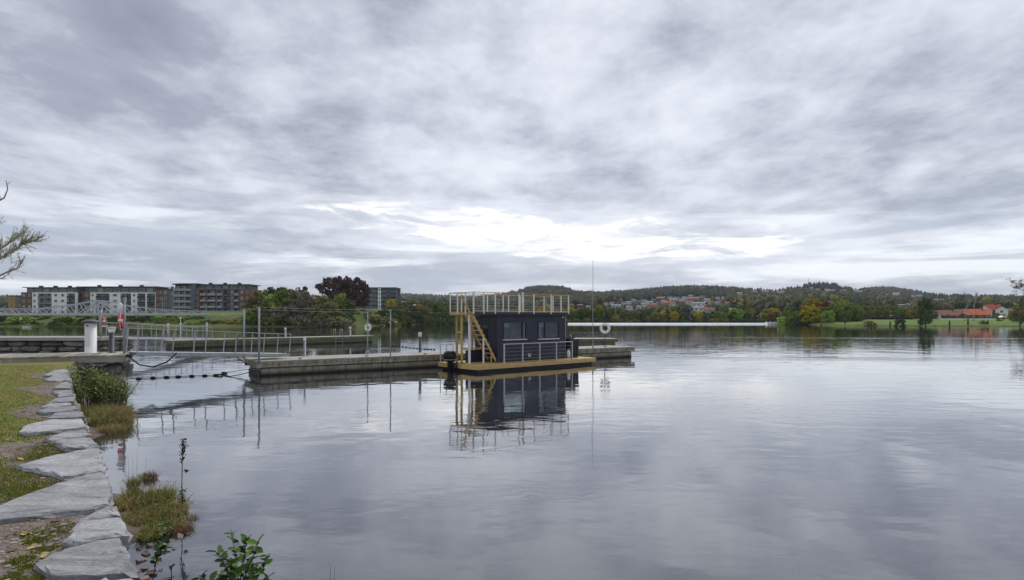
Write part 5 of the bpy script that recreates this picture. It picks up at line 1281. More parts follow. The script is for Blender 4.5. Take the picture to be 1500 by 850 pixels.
WHERE = lambda px: ('behind the grey bridge' if px < 300 else 'in the clump left of the mooring posts' if px < 400 else 'in the left bank clump' if px < 560 else 'on the shore left of the houseboat' if px < 700 else 'on the shore behind the houseboat' if px < 840 else 'behind the left half of the white pontoon' if px < 990 else
                    'behind the right half of the white pontoon' if px < 1155 else 'on the grassy point' if px < 1260 else 'behind the long hedge' if px < 1345 else 'on the right shore')
CNAME = {'green': 'green', 'dark': 'dark green', 'olive': 'olive green', 'yellow': 'yellow autumn', 'orange': 'orange brown', 'copper': 'dark red', 'light': 'light green', 'grey': 'grey brown', 'silver': 'silvery'}
SNAME = {'round': 'broad', 'tall': 'slender', 'spruce': 'spruce shaped', 'pine': 'pine like', 'bush': 'low', 'full': 'full crowned'}
def tree(px, ytop, Y, style, colr, wid=1.0, label=None, zoff=0.0, name=None):
    z = float(terrain(px, Y)) - .2 + zoff; h = EYE + (HY - ytop) / F * Y - z; h = max(1.2, h)
    cat = 'bush' if style == 'bush' else 'tree'; name = name or {'bush': 'shrub', 'spruce': 'spruce_tree', 'pine': 'pine_tree'}.get(style, 'tree')
    t = thing(name, (XA(px, Y), Y, z), label or f'{SNAME[style]} {CNAME[colr]} {cat} {WHERE(px)}' + ((' at the water edge' if Y < 180.6 else ' on the upper bank') if px < 300 else ''), cat, None if label else ('bushes' if cat == 'bush' else 'trees') + ' along the far shores')
    me, tr = VAR[style][rnd.randrange(len(VAR[style]))]; hs = h / .98; ww = hs * wid * (1.25 if style == 'round' else 1.1 if style == 'full' else 1); a = rnd.uniform(0, 6.28)
    share('crown', me, t, (0, 0, 0), (0, 0, a), (ww, ww, hs), [LM[colr]]); share('trunk' if style != 'bush' else 'stems', tr, t, (0, 0, 0), (0, 0, a), (hs, hs, hs))
    return t
# bushes under the bridge
for i in range(46):
    px = -60 + i * 7.9 + rnd.uniform(-3, 3)
    tree(px, rnd.uniform(459.5, 466) + (4 if px > 270 else 0), rnd.uniform(181, 190), 'bush', rnd.choice(['green', 'dark', 'green', 'green', 'light']), rnd.uniform(1.5, 2.2))
for i in range(32):
    px = -40 + i * 11 + rnd.uniform(-4, 4); tree(px, rnd.uniform(468, 473), rnd.uniform(178, 180.5), 'bush', rnd.choice(['green', 'light', 'olive', 'dark']), rnd.uniform(1.0, 1.6))
for i in range(14): tree(288 + i * 6.4 + rnd.uniform(-2, 2), rnd.uniform(467.5, 471.5), rnd.uniform(178, 181), 'bush', rnd.choice(['olive', 'green', 'light', 'dark', 'grey']), 1.5)
tree(343, 467.5, 180, 'bush', 'orange', 1.5, 'orange autumn bush on the green bank left of the mooring posts'); tree(334, 470, 179, 'bush', 'yellow', 1.2, 'yellow green bush beside the orange bush')
tree(350, 470, 178.5, 'bush', 'yellow', 1.2, 'small yellow bush touching the orange bush on its right')
# big clump
for px, yt, Y, st, c, wd in ((372, 434, 184, 'full', 'olive', .7), (383, 424, 190, 'full', 'olive', .85), (380, 446, 178, 'full', 'green', .7), (395, 430, 181, 'tall', 'light', 1.3), (404, 420, 192, 'full', 'dark', .9), (416, 425, 184, 'full', 'green', .8), (428, 421, 190, 'full', 'olive', .85),
                             (425, 445, 179, 'full', 'grey', .9), (408, 448, 178.5, 'full', 'grey', .8), (441, 426, 184, 'full', 'grey', .8), (447, 421, 192, 'spruce', 'dark', 1.3), (452, 440, 180, 'full', 'grey', .8), (462, 447, 179, 'full', 'olive', .9), (473, 430, 182, 'tall', 'olive', 1.5),
                             (482, 442, 180, 'full', 'olive', .9), (391, 455, 178, 'bush', 'dark', 1.2), (440, 458, 178, 'bush', 'grey', 1.4), (476, 458, 178.5, 'full', 'olive', 1.1), (500, 430, 196, 'full', 'light', .75), (493, 452, 182, 'full', 'olive', .9), (503, 455, 184, 'bush', 'dark', 1.2), (512, 460, 186, 'bush', 'dark', 1.2), (366, 452, 180, 'full', 'light', .6), (436, 424, 196, 'tall', 'dark', 1.3),
                             (398, 460, 177.5, 'bush', 'olive', 1.2), (415, 461, 177.5, 'bush', 'dark', 1.3), (455, 462, 177.5, 'bush', 'grey', 1.3), (487, 463, 178, 'bush', 'olive', 1.3)):
    tree(px, yt, Y, st, c, wd)
tree(488, 405, 262, 'full', 'copper', .92, 'left one of the two big dark red copper beeches', name='copper_beech')
tree(519, 406, 264, 'full', 'copper', .92, 'right one of the two big dark red copper beeches', name='copper_beech')
tree(503, 412, 270, 'full', 'copper', .9, 'dark red copper beech between and behind the two big ones', name='copper_beech')
for px, yt in ((518, 462), (524, 463), (532, 460), (541, 463), (551, 460), (560, 464), (569, 460), (545, 467), (530, 468), (558, 468.5), (522, 469), (538, 469), (550, 470), (566, 469), (514, 468), (547, 457), (537, 456.5)): tree(px, yt, rnd.uniform(197, 207), 'bush', rnd.choice(['olive', 'grey', 'olive', 'orange', 'green']), 1.5)
for i in range(24):
    px = 368 + i * 6.2 + rnd.uniform(-2, 2); tree(px, rnd.uniform(436, 450), rnd.uniform(186, 198), 'full', rnd.choice(['green', 'olive', 'grey', 'green', 'light']), .9)
for i in range(22):
    px = 366 + i * 6.6 + rnd.uniform(-2, 2); tree(px, rnd.uniform(458, 465), rnd.uniform(177.5, 179), 'bush', rnd.choice(['green', 'olive', 'grey', 'dark']), 1.4)
# shore left of and behind the houseboat
for i in range(19):
    px = 568 + i * 7.2 + rnd.uniform(-2, 2); Y = float(np.interp(px, TA[:, 0], TA[:, 1])) + rnd.uniform(3, 9); tree(px, rnd.uniform(446, 452), Y, rnd.choice(['full', 'full', 'tall']), rnd.choice(['dark', 'green', 'green', 'dark', 'olive']), rnd.uniform(.75, .95))
for i in range(14):
    px = 572 + i * 10 + rnd.uniform(-3, 3); tree(px, rnd.uniform(438, 446), rnd.uniform(300, 325), 'full', rnd.choice(['olive', 'yellow', 'green', 'grey', 'olive']), .9)
for i in range(19):
    px = 566 + i * 7.2 + rnd.uniform(-2, 2); Y = float(np.interp(px, TA[:, 0], TA[:, 1])) + rnd.uniform(1, 3); tree(px, rnd.uniform(461, 466), Y, 'bush', rnd.choice(['dark', 'green']), 1.2)
# behind the white pontoon
for i in range(64):
    px = 698 + i * 7.2 + rnd.uniform(-2.5, 2.5)
    if px > 1155: break
    lowr = px > 1085
    tree(px, (rnd.uniform(454, 460) if 890 < px < 1050 else rnd.uniform(449, 457)) if not lowr else rnd.uniform(456, 464), rnd.uniform(271, 277), rnd.choice(['full', 'full', 'tall']), rnd.choice(['dark', 'green', 'olive', 'grey', 'green', 'olive', 'light', 'yellow']), rnd.uniform(.75, 1.0))
for i in range(40):
    px = 702 + i * 10.2 + rnd.uniform(-3, 3)
    if 890 < px < 1050 and i % 2: continue
    if any(abs(px - h_[0]) < 6 and h_[3] > 440 for h_ in HOUSE_SPOTS): continue
    tree(px, rnd.uniform(446, 452) + (6 if px > 1060 else 0), rnd.uniform(300, 330), 'full', rnd.choice(['olive', 'yellow', 'green', 'grey', 'olive', 'orange']), .9)
for i in range(48):
    px = 698 + i * 9.6 + rnd.uniform(-2, 2); 
    if px < 1150: tree(px, rnd.uniform(464, 468), rnd.uniform(267.5, 270), 'bush', rnd.choice(['dark', 'green', 'dark', 'olive']), 1.4)
for px, yt, c, Y in ((1098, 452, 'olive', 300), (1100, 457, 'yellow', 285), (1117, 458, 'yellow', 275), (1124, 452, 'olive', 282), (1134, 451, 'yellow', 283), (1139, 456, 'olive', 276), (1129, 457, 'orange', 273)): tree(px, yt, Y, 'full', c, .9)
# grassy point
for px, yt, Y, st, c, wd in ((1153, 459, 238, 'bush', 'light', 1.2), (1162, 458, 232, 'full', 'green', 1.0), (1172, 449, 234, 'full', 'dark', .9), (1183, 452, 226, 'full', 'dark', 1.0), (1190, 437.5, 240, 'full', 'yellow', .72), (1197, 455, 226, 'full', 'yellow', .9), (1208, 440, 236, 'tall', 'orange', 1.4), (1212, 448, 228, 'tall', 'orange', 1.2),
                             (1228, 434.5, 238, 'full', 'light', .72), (1226, 450, 224, 'full', 'green', 1.0), (1241, 443, 236, 'full', 'green', .8), (1238, 456, 220, 'full', 'green', 1.0), (1252, 452, 240, 'full', 'olive', .9), (1177, 462, 224, 'bush', 'dark', 1.4), (1205, 463, 222, 'bush', 'olive', 1.2)):
    tree(px, yt, Y, st, c, wd)
for i in range(26):
    px = 1256 + i * 3.9 + rnd.uniform(-2, 2); tree(px, rnd.uniform(446, 453), rnd.uniform(297, 306), 'full', rnd.choice(['green', 'green', 'green', 'olive', 'light', 'olive']), 1.0)
for i in range(20):
    px = 1150 + i * 5.8 + rnd.uniform(-2, 2); tree(px, rnd.uniform(448, 458), rnd.uniform(246, 262), 'full', rnd.choice(['green', 'light', 'olive', 'yellow', 'green', 'orange']), .95)
for i in range(16):
    px = 1152 + i * 7 + rnd.uniform(-2, 2); tree(px, rnd.uniform(464, 468), rnd.uniform(238, 246), 'bush', rnd.choice(['green', 'olive', 'dark']), 1.8)
for px, yt, c in ((1276, 448, 'yellow'), (1343, 450, 'yellow'), (1348, 447, 'olive'), (1256, 462, 'orange')): tree(px, yt, 318, 'full', c, .8)
tree(1356, 436, 186, 'full', 'dark', .43, 'dark broad pine standing alone at the right water edge')
tree(1318, 466, 186, 'full', 'dark', .9, 'rounded dark bush on the grass near the water')
tree(1274, 468, 196, 'bush', 'olive', 1.2); tree(1440, 468, 188, 'bush', 'olive', 1.4, 'grey green bush mound before the white garden wall')
tree(1463, 467, 230, 'bush', 'green', 1.6); tree(1456, 461, 285, 'bush', 'green', 1.4); tree(1480, 461, 290, 'full', 'olive', .9); tree(1488, 463, 280, 'bush', 'orange', 1.2)
for i in range(26):
    px = 1365 + i * 6.2 + rnd.uniform(-2, 2); tree(px, rnd.uniform(440, 448), rnd.uniform(345, 372), rnd.choice(['full', 'spruce', 'full']), rnd.choice(['dark', 'olive', 'dark', 'green', 'grey']), .95)
for px, yt in ((1448, 436), (1438, 436), (1410, 434)): tree(px, yt, 420, 'spruce', 'dark', 1.0)
for px, yt, c in ((1500, 446, 'olive'), (1493, 449, 'olive'), (1508, 440, 'green')): tree(px, yt, 200, 'full', c, 1.0)
for i in range(12):
    px = 1260 + i * 7.2 + rnd.uniform(-2, 2); tree(px, rnd.uniform(448, 455), 281 + rnd.uniform(-2, 2), 'round', rnd.choice(['green', 'olive', 'green', 'light', 'yellow']), .95)
for px, yt, Y, c in ((1186, 446, 222, 'yellow'), (1199, 449, 224, 'green'), (1218, 447, 226, 'green'), (1233, 441, 232, 'light'), (1246, 447, 226, 'green'), (1256, 451, 230, 'olive'), (1212, 455, 216, 'light'), (1168, 455, 226, 'green')): tree(px, yt, Y, 'full', c, .95)
for px, yt, Y, c in ((1389, 461, 292, 'olive'), (1411, 459, 290, 'green'), (1437, 462, 291, 'orange'), (1459, 458, 289, 'green'), (1470, 460, 296, 'yellow'), (1382, 463, 288, 'green'), (1424, 463.5, 289, 'olive'), (1366, 455, 300, 'green'), (1356, 458, 296, 'olive')): tree(px, yt, Y, 'full', c, 1.0)
# young trees with guards on the lawn
for px, yt, yb in ((1238, 464, 477), (1304, 470, 477), (1391, 469, 480), (1418, 466, 480), (1447, 469, 480), (1496, 470, 480), (1203, 466, 477)):
    Y = 186 if px > 1300 else 207; z = float(terrain(px, Y)); t = thing('young_tree', (XA(px, Y), Y, z), f'thin young tree with a dark guard {WHERE(px)}', 'tree', 'young trees on the right lawn')
    h = P(0, yt, Y).z - z; MB().tube([(0, 0, 0), (0, 0, h)], .05, 5).part('trunk', M['bark'], t); MB().tube([(0, 0, 0), (0, 0, 1.1)], .22, 6).part('guard', M['black'], t)
    share('crown', VAR['round'][0][0], t, (0, 0, h * .2), (0, 0, px), (h * .35, h * .35, h * .8), [LM['grey']])

# bare branching trees
def bare_tree(loc, h, label, seed, m, spread=.5, leaves=None, depth=5, lean=(0, 0), leafcount=3, lsize=.05, name='bare_tree', thick=.018, upb=.35):
    r = random.Random(seed); t = thing(name, loc, label, 'tree'); mb = MB(); tips = []
    def grow(p, d, L, rad, k):
        n = 3; pts = [p]; q = p.copy(); dd = d.copy()
        for i in range(n):
            dd = (dd + Vector((r.gauss(0, .13), r.gauss(0, .13), r.gauss(0, .10)))).normalized(); q = q + dd * (L / n); pts.append(q.copy())
        mb.tube(pts, [rad, rad * .85, rad * .7, rad * .55], 5 if k < 3 else 3)
        if k >= depth: tips.append((pts, dd)); return
        for c in range(r.choice((2, 3, 3))):
            a = r.uniform(0, 6.28); s = r.uniform(.45, .95) * spread * 1.6
            nd = (dd + Vector((math.cos(a) * s, math.sin(a) * s, upb * r.uniform(-.1, 1)))).normalized(); st = pts[r.choice((2, 3, 3))]
            grow(st, nd, L * r.uniform(.62, .82), rad * .55, k + 1)
    grow(Vector((0, 0, -.2)), Vector((lean[0], lean[1], 1)).normalized(), h * .30, h * thick, 0)
    mb.part('trunk', m, t, True)
    if leaves:
        lb = MB()
        for pts, dd in tips:
            for c in range(leafcount):
                u = r.random() * (len(pts) - 1); i_ = int(u); p = pts[i_].lerp(pts[min(i_ + 1, len(pts) - 1)], u - i_) + Vector((r.gauss(0, .4), r.gauss(0, .4), r.gauss(0, .4))) * lsize
                a = Vector((r.gauss(0, 1), r.gauss(0, 1), r.gauss(0, 1))).normalized(); c_ = a.orthogonal().normalized(); s = lsize * r.uniform(.6, 1.2)
                lb.add([p - a * s, p - c_ * s * .4, p + a * s, p + c_ * s * .4], [(0, 1, 2, 3)])
        lb.part('crown', LM[leaves], t)
    return t
zb = lambda px, Y: float(terrain(px, Y))
bare_tree((XA(1414, 232), 232, zb(1414, 232)), 12.5, 'left one of two pale bare birches before the red roofs', 3, M['bark_pale'], .28, None, 5, upb=.8, thick=.012)
bare_tree((XA(1427, 228), 228, zb(1427, 228)), 13.5, 'right taller one of two pale bare birches before the red roofs', 9, M['bark_pale'], .28, None, 5, upb=.8, thick=.014)
bare_tree((XA(1494, 150), 150, 0.2), 15.0, 'tall sparse tree with few leaves at the right edge of the view', 21, M['bark'], .62, 'grey', 6, leafcount=5, lsize=.22, upb=.25, thick=.012, name='sparse_tree')
# ------------------------------------------------------------------ near vegetation
LM['bushg'] = leaf_mat('bush_leaves', (.12, .18, .045), (.30, .36, .10), 5)
LM['moss'] = leaf_mat('bright_moss', (.10, .16, .02), (.20, .28, .03), 9)
def blades(name, N, place, hfun, wfun, colfun, lean=.5, seed=1, seg=2):
    """thin two-part blades; place(r,n) gives x, y, z arrays"""
    r = np.random.default_rng(seed); x, y, z = place(r, N); n = len(x); h = hfun(r, n, x, y); wd = wfun(r, n)
    a = r.uniform(0, 6.28, n); ln = r.uniform(0, lean, n); dx_, dy_ = np.cos(a), np.sin(a); sx, sy = -dy_, dx_
    b = a * 0 + r.uniform(0, 6.28, n); sx, sy = np.cos(b), np.sin(b)
    m = np.stack([x + dx_ * h * ln * .35, y + dy_ * h * ln * .35, z + h * .6], -1); t = np.stack([x + dx_ * h * ln, y + dy_ * h * ln, z + h * (1 - ln * .35)], -1); p = np.stack([x, y, z], -1)
    s = np.stack([sx, sy, 0 * sx], -1) * wd[:, None]
    V = np.stack([p - s, p + s, m + s * .7, m - s * .7, t], 1).reshape(-1, 3); o = np.arange(n)[:, None] * 5
    T = np.concatenate([o + np.array([[0, 1, 2]]), o + np.array([[0, 2, 3]]), o + np.array([[3, 2, 4]])], 0)
    col = np.repeat(colfun(r, n, x, y), 5, 0)
    return np_mesh(name, V, T, attr_mat(name + '_blades', var=.15, scale=3), 3, col)
def on_lawn(x, y): return x < np.interp(y, [p[1] for p in EDGE], [p[0] for p in EDGE]) - .12
def soil(x, y):  # bare gravelly ground along the slabs
    d = (np.interp(y, [p[1] for p in EDGE], [p[0] for p in EDGE]) - x)
    w_ = 1.25 + .5 * np.sin(y * 1.9) + .3 * np.sin(y * 4.3 + x * 3)
    near = np.where(y < 5.5, 3.2, w_ * np.where(y < 8.2, .9, .8)); return np.clip((near - d) / .5, 0, 1)
def lawn_place(r, N):
    # denser close to the camera
    Y = 3.0 + 18 * r.uniform(0, 1, N) ** 1.35; px = r.uniform(-700, 215, N); X = (px - CX) / F * Y
    k = on_lawn(X, Y) & (r.uniform(0, 1, N) > soil(X, Y) * .97); X, Y = X[k], Y[k]; ed = np.interp(Y, [p[1] for p in EDGE], [p[0] for p in EDGE])
    k = np.array([(e - a > 2.6) or not on_slab(a, c) for a, c, e in zip(X, Y, ed)]); X, Y = X[k], Y[k]; return X, Y, np.full(len(X), ZL - .005)
def lawn_col(r, n, x, y):
    a = np.array((.19, .26, .06)); b_ = np.array((.34, .32, .10)); c_ = np.array((.30, .23, .11)); m = (np.sin(x * 1.3 + 1) * np.sin(y * 1.1) + np.sin(x * 3.1 + y * 2.3) * .4 + r.normal(0, .5, n)) * .5 + .5
    m = np.clip(m, 0, 1)[:, None]; o = a * (1 - m) + b_ * m; q = (r.uniform(0, 1, n) < .22)[:, None]; return np.where(q, c_, o) * r.uniform(.75, 1.25, (n, 1))
g = share('lawn_grass', blades('lawn_grass', 270000, lawn_place, lambda r, n, x, y: r.uniform(.016, .042, n) * (1 + .7 * np.clip(np.sin(x * 7 + 2 * np.sin(y * 5)) * np.sin(y * 6 + x * 2), 0, 1)), lambda r, n: r.uniform(.0025, .005, n), lawn_col, 1.1, 3))
tag(g, 'short yellowish green grass of the lawn at the left', 'grass', kind='stuff')
# pebbles
pv = []
for s in range(6):
    q = MB(); q.rock((0, 0, 0), (1, .75, .5), s, 0, .15); pv.append((np.array([tuple(v) for v in q.v]), np.array(q.f)))
r = np.random.default_rng(11); N = 9000; Y = 3.0 + 16 * r.uniform(0, 1, N) ** 1.9; px = r.uniform(-160, 215, N); X = (px - CX) / F * Y
k = on_lawn(X + .1, Y) & (r.uniform(0, 1, N) < soil(X, Y)); X, Y = X[k], Y[k]; k = np.array([not on_slab(a, c) for a, c in zip(X, Y)]); X, Y = X[k], Y[k]
Vs, Fs, Cs = [], [], []; off = 0
pc_ = np.array([(.30, .25, .22), (.22, .19, .175), (.36, .30, .26), (.26, .22, .20), (.17, .145, .13), (.38, .34, .31)])
for i in range(len(X)):
    V, Fc = pv[i % 6]; a = r.uniform(0, 6.28); s = r.uniform(.007, .019) * (1.0 if Y[i] < 8 else 1.5) * (1.7 if i % 7 == 0 else 1); c, s_ = math.cos(a), math.sin(a)
    Vs.append(np.stack([(V[:, 0] * c - V[:, 1] * s_) * s + X[i], (V[:, 0] * s_ + V[:, 1] * c) * s + Y[i], V[:, 2] * s + ZL + s * .2], -1)); Fs.append(Fc + off); off += len(V); Cs.append(np.repeat(pc_[r.integers(0, 6)][None] * r.uniform(.8, 1.15), len(V), 0))
g = share('gravel', np_mesh('gravel', np.concatenate(Vs), np.concatenate(Fs), attr_mat('gravel_stone', .8, .2, 30), 3, np.concatenate(Cs)))
tag(g, 'pinkish grey gravel and crumbled soil beside the slabs', 'gravel', kind='stuff')
# sheet of sandy soil just over the lawn sheet where the gravel lies
soil_m = mat('sandy_soil', (.13, .10, .08), .95, .3, 6, .02, 25, col2=(.24, .195, .16))
mb = MB(); ny, nx = 70, 8; ys = np.linspace(1.0, 19.5, ny); V = []
for y_ in ys:
    e = edge_x(y_); w_ = 1.05 + .45 * math.sin(y_ * 1.9) + .2 * math.sin(y_ * 5); w_ = 3.1 if y_ < 5.2 else (w_ * .75 if y_ > 6.6 else w_ + (6.6 - y_) / 1.4 * (3.1 - w_))
    for i in range(nx): V.append((e - .12 - w_ * i / (nx - 1), y_ - (.1), ZL + .005 + .0 * i))
mb.add(V, [(i * nx + j, (i + 1) * nx + j, (i + 1) * nx + j + 1, i * nx + j + 1)[::-1] for i in range(ny - 1) for j in range(nx - 1)])
structure('soil_strip', mb, soil_m)
flm = [mat('dead_leaf_brown', (.16, .08, .035), .8, .3, 9), mat('dead_leaf_yellow', (.42, .32, .07), .8, .2, 9)]
r = random.Random(31); fb = MB(); n_ok = 0
while n_ok < 42:
    py_ = 545 + 290 * r.random() ** .8; g0 = G(r.uniform(0, 150), py_, ZL + .02)
    if g0.x > edge_x(g0.y) - .25 or on_slab(g0.x, g0.y): continue
    s_ = r.uniform(.025, .045); a = r.uniform(0, 6.28); u = Vector((math.cos(a), math.sin(a), r.uniform(-.3, .3))) * s_; v = Vector((-math.sin(a), math.cos(a), r.uniform(-.3, .3))) * s_ * .6
    o = MB().add([-u, -u * .3 - v, u * .6 - v * .6, u, u * .6 + v * .6, -u * .3 + v], [(0, 1, 2, 3, 4, 5)]).single('fallen_leaf', flm[n_ok % 2], (0, 0, 0)); o.location = g0
    tag(o, ('brown' if n_ok % 2 == 0 else 'yellow') + ' fallen leaf lying on the lawn beside the slabs', 'leaf', 'fallen leaves on the lawn'); n_ok += 1
# moss cushions
def moss_place(r, N):
    C_ = [G(55, 793, ZL), G(66, 806, ZL), G(30, 822, ZL), G(42, 832, ZL), G(18, 848, ZL), G(45, 852, ZL), G(60, 664, ZL), G(48, 672, ZL), G(86, 667, ZL), G(20, 690, ZL), G(10, 716, ZL), G(75, 780, ZL), G(70, 655, ZL), G(30, 700, ZL), G(60, 712, ZL), G(22, 728, ZL), G(45, 720, ZL)]
    i = r.integers(0, len(C_), N); sg = np.where(i > 5, .11, .034); x = np.array([c.x for c in C_])[i] + r.normal(0, 1, N) * sg; y = np.array([c.y for c in C_])[i] + r.normal(0, 1.1, N) * sg; k = np.array([not on_slab(a, c) for a, c in zip(x, y)])
    return x[k], y[k], np.full(k.sum(), ZL + .003)
g = share('moss', blades('moss', 22000, moss_place, lambda r, n, x, y: r.uniform(.006, .016, n), lambda r, n: r.uniform(.003, .006, n), lambda r, n, x, y: np.array((.14, .17, .03)) * r.uniform(.6, 1.5, (n, 1)) * np.array([[1, 1, 1]]) + r.uniform(0, .05, (n, 1)) * np.array([[1.2, .8, 0]]), .9, 4))
tag(g, 'bright green and olive moss cushions between gravel and slabs', 'moss', kind='stuff')

# green bush at the jetty foot
def leafy_bush(loc, rx, ry, h, nleaf, label, seed, mat_, lsize=.05, nst=26, name='leafy_shrub', droop=0):
    t = thing(name, loc, label, 'shrub'); r = random.Random(seed); sb = MB(); lb = MB()
    for s in range(nst):
        a = r.uniform(0, 6.28); rr = r.uniform(0, 1) ** .6; b0 = Vector((math.cos(a) * rx * rr * .5, math.sin(a) * ry * rr * .5, 0)); tp = Vector((math.cos(a) * rx * rr, math.sin(a) * ry * rr, h * (1 - .45 * rr * rr) * r.uniform(.75, 1.05)))
        pts = [b0, b0.lerp(tp, .5) + Vector((0, 0, h * .08)), tp]; sb.tube(pts, [.010, .007, .003], 4)
        for k in range(nleaf // nst):
            u = r.uniform(.15, 1.05); p = b0.lerp(tp, min(1, u)) + Vector((0, 0, h * .08 * 4 * u * (1 - u))) + Vector((r.gauss(0, .07), r.gauss(0, .07), r.gauss(0, .06)))
            d = Vector((r.gauss(0, 1), r.gauss(0, 1), r.gauss(.1, .5))).normalized(); q = d.cross(Vector((r.gauss(0, .3), r.gauss(0, .3), 1))).normalized(); s_ = lsize * r.uniform(.6, 1.25)
            lb.add([p, p + d * s_ - q * s_ * .42, p + d * s_ * 2, p + d * s_ + q * s_ * .42], [(0, 1, 2, 3)])
    sb.part('stems', M['bark'], t); lb.part('foliage', LM[mat_], t, kind='stuff'); return t
leafy_bush(G(128, 598, .1), .75, .8, 1.22, 2600, 'dense green bush growing below the jetty beside the slabs', 2, 'bushg', .045, 60)
leafy_bush(G(163, 596, .1), .60, .7, 1.0, 1900, 'lower green bush at the water side of the dense bush', 5, 'bushg', .04, 46)
leafy_bush(G(112, 585, .25), .5, .7, 1.15, 1300, 'dark green bush close to the slab edge below the jetty', 8, 'dark', .045, 36)
leafy_bush(G(181, 594, .05), .22, .25, .95, 300, 'thin dark twiggy shrub at the water edge right of the green bushes', 11, 'grey', .035, 16)
def tuft(loc, R_, h, N, label, seed, cols, name='grass_tuft', lean=1.9, wd=(.002, .004)):
    def pl(r, n): a = r.uniform(0, 6.28, n); d = R_ * np.sqrt(r.uniform(0, 1, n)); return d * np.cos(a), d * np.sin(a), -.02 * np.ones(n)
    cols = np.array(cols)
    me = blades(name, N, pl, lambda r, n, x, y: h * r.uniform(.45, 1.05, n), lambda r, n: r.uniform(*wd, n), lambda r, n, x, y: cols[r.integers(0, len(cols), n)] * r.uniform(.7, 1.3, (n, 1)), lean, seed)
    o = share(name, me, None, loc); return tag(o, label, 'grass tuft')
straw = [(.40, .31, .16), (.30, .25, .10), (.22, .23, .07), (.32, .21, .10)]; grn = [(.16, .19, .05), (.23, .24, .07), (.30, .25, .10), (.12, .15, .04)]
rust = [(.20, .11, .05), (.25, .16, .08), (.15, .08, .04)]
for i, (px, py, z, R_, h, N, c, lb) in enumerate((
    (165, 615, .08, .42, .55, 1500, straw, 'tall straw coloured grass in front of the green bushes'), (150, 622, .08, .38, .34, 1400, grn, 'olive grass clump between the slabs and the water'),
    (176, 622, .03, .28, .40, 1000, straw, 'straw grass at the outer water edge below the bushes'), (137, 606, .1, .4, .4, 1200, grn, 'green grass along the slab edge under the bushes'), (165, 632, .02, .28, .30, 900, straw, 'short straw grass nearest the water below the bushes'),
    (184, 606, .0, .16, .42, 260, straw, 'thin straw stems at the outermost edge of the lower grass'), (178, 632, -.02, .16, .26, 200, straw, 'few straw stems in the water below the bushes'), (189, 620, -.02, .12, .3, 90, rust, 'sparse rusty stems standing out in the water'),
    (246, 768, .0, .30, .20, 260, straw, 'loose pale stems over the front of the grassy patch'), (215, 728, .05, .36, .34, 300, straw, 'long loose pale stems over the grassy patch'), (262, 735, -.01, .12, .22, 120, straw, 'few pale stems at the outer back of the patch'), (188, 765, .06, .16, .16, 400, grn, 'green grass beside the second slab strip'),
    (218, 702, .0, .12, .20, 420, rust, 'small rusty grass tuft standing alone in the water'),
    (195, 712, .03, .10, .24, 350, grn, 'pale thin grass tuft at the back of the grassy patch'), (205, 738, .06, .26, .24, 1500, grn, 'broad olive grass cushion beside the big slab'), (185, 745, .06, .20, .22, 1000, straw, 'brown grass cushion touching the big slab'),
    (232, 734, .04, .22, .26, 1300, grn, 'green grass cushion at the back of the patch'), (252, 750, .02, .20, .22, 1000, straw, 'brownish grass at the outer side of the patch'), (225, 755, .04, .25, .20, 1300, grn, 'low olive grass in the middle of the patch'),
    (205, 764, .05, .18, .18, 900, straw, 'matted dry grass in front of the patch'), (240, 775, .02, .20, .18, 900, grn, 'green grass behind the leafy sprig'), (222, 784, .03, .16, .15, 600, grn, 'small green grass tuft among the stones'), (262, 778, .0, .16, .15, 500, rust, 'rusty grass at the front right of the patch'), (281, 762, -.01, .10, .10, 160, rust, 'sparse rusty stalks in the water right of the patch'))):
    tuft(G(px, py, z), R_, h, int(N * .72), lb, 60 + i, c)
t = thing('fallen_leaf', G(230, 739, .22), 'single yellow leaf lying on the olive grass patch', 'leaf')
MB().add([(-.025, 0, 0), (-.01, -.02, .006), (.02, -.016, .01), (.03, 0, .004), (.015, .02, .0), (-.012, .018, .002)], [(0, 1, 2, 3, 4, 5)]).part('blade', mat('yellow_leaf', (.55, .45, .08), .6), t); MB().tube([(.03, 0, .004), (.055, .005, .0)], .0015, 3).part('stalk', M['bark'], t)
# stones in the shallows
i = 0; r = random.Random(4)
sp = []
for px, py, s in ((205, 790, .10), (218, 783, .09), (203, 803, .09), (214, 812, .10), (207, 822, .08), (222, 800, .07), (232, 812, .05), (212, 833, .09), (222, 842, .10), (210, 849, .09), (235, 836, .06), (264, 787, .08), (250, 792, .07), (275, 783, .05), (240, 850, .07), (196, 776, .08), (229, 826, .06), (200, 838, .07), (255, 805, .04), (218, 768, .06), (228, 860, .09), (245, 866, .06)):
    s *= r.uniform(.6, 1.05); t = MB().rock((0, 0, 0), (s, s * r.uniform(.5, .8), s * r.uniform(.3, .5)), r.randint(0, 999), r.uniform(0, 3), .26).single('shore_stone', M['pebble'], (0, 0, 0), False)
    t.rotation_euler = (r.uniform(-.3, .3), r.uniform(-.3, .3), 0); t.location = G(px, py, .0); tag(t, 'reddish wet stone by the slab foot', 'stone', 'wet stones at the foot of the slabs')
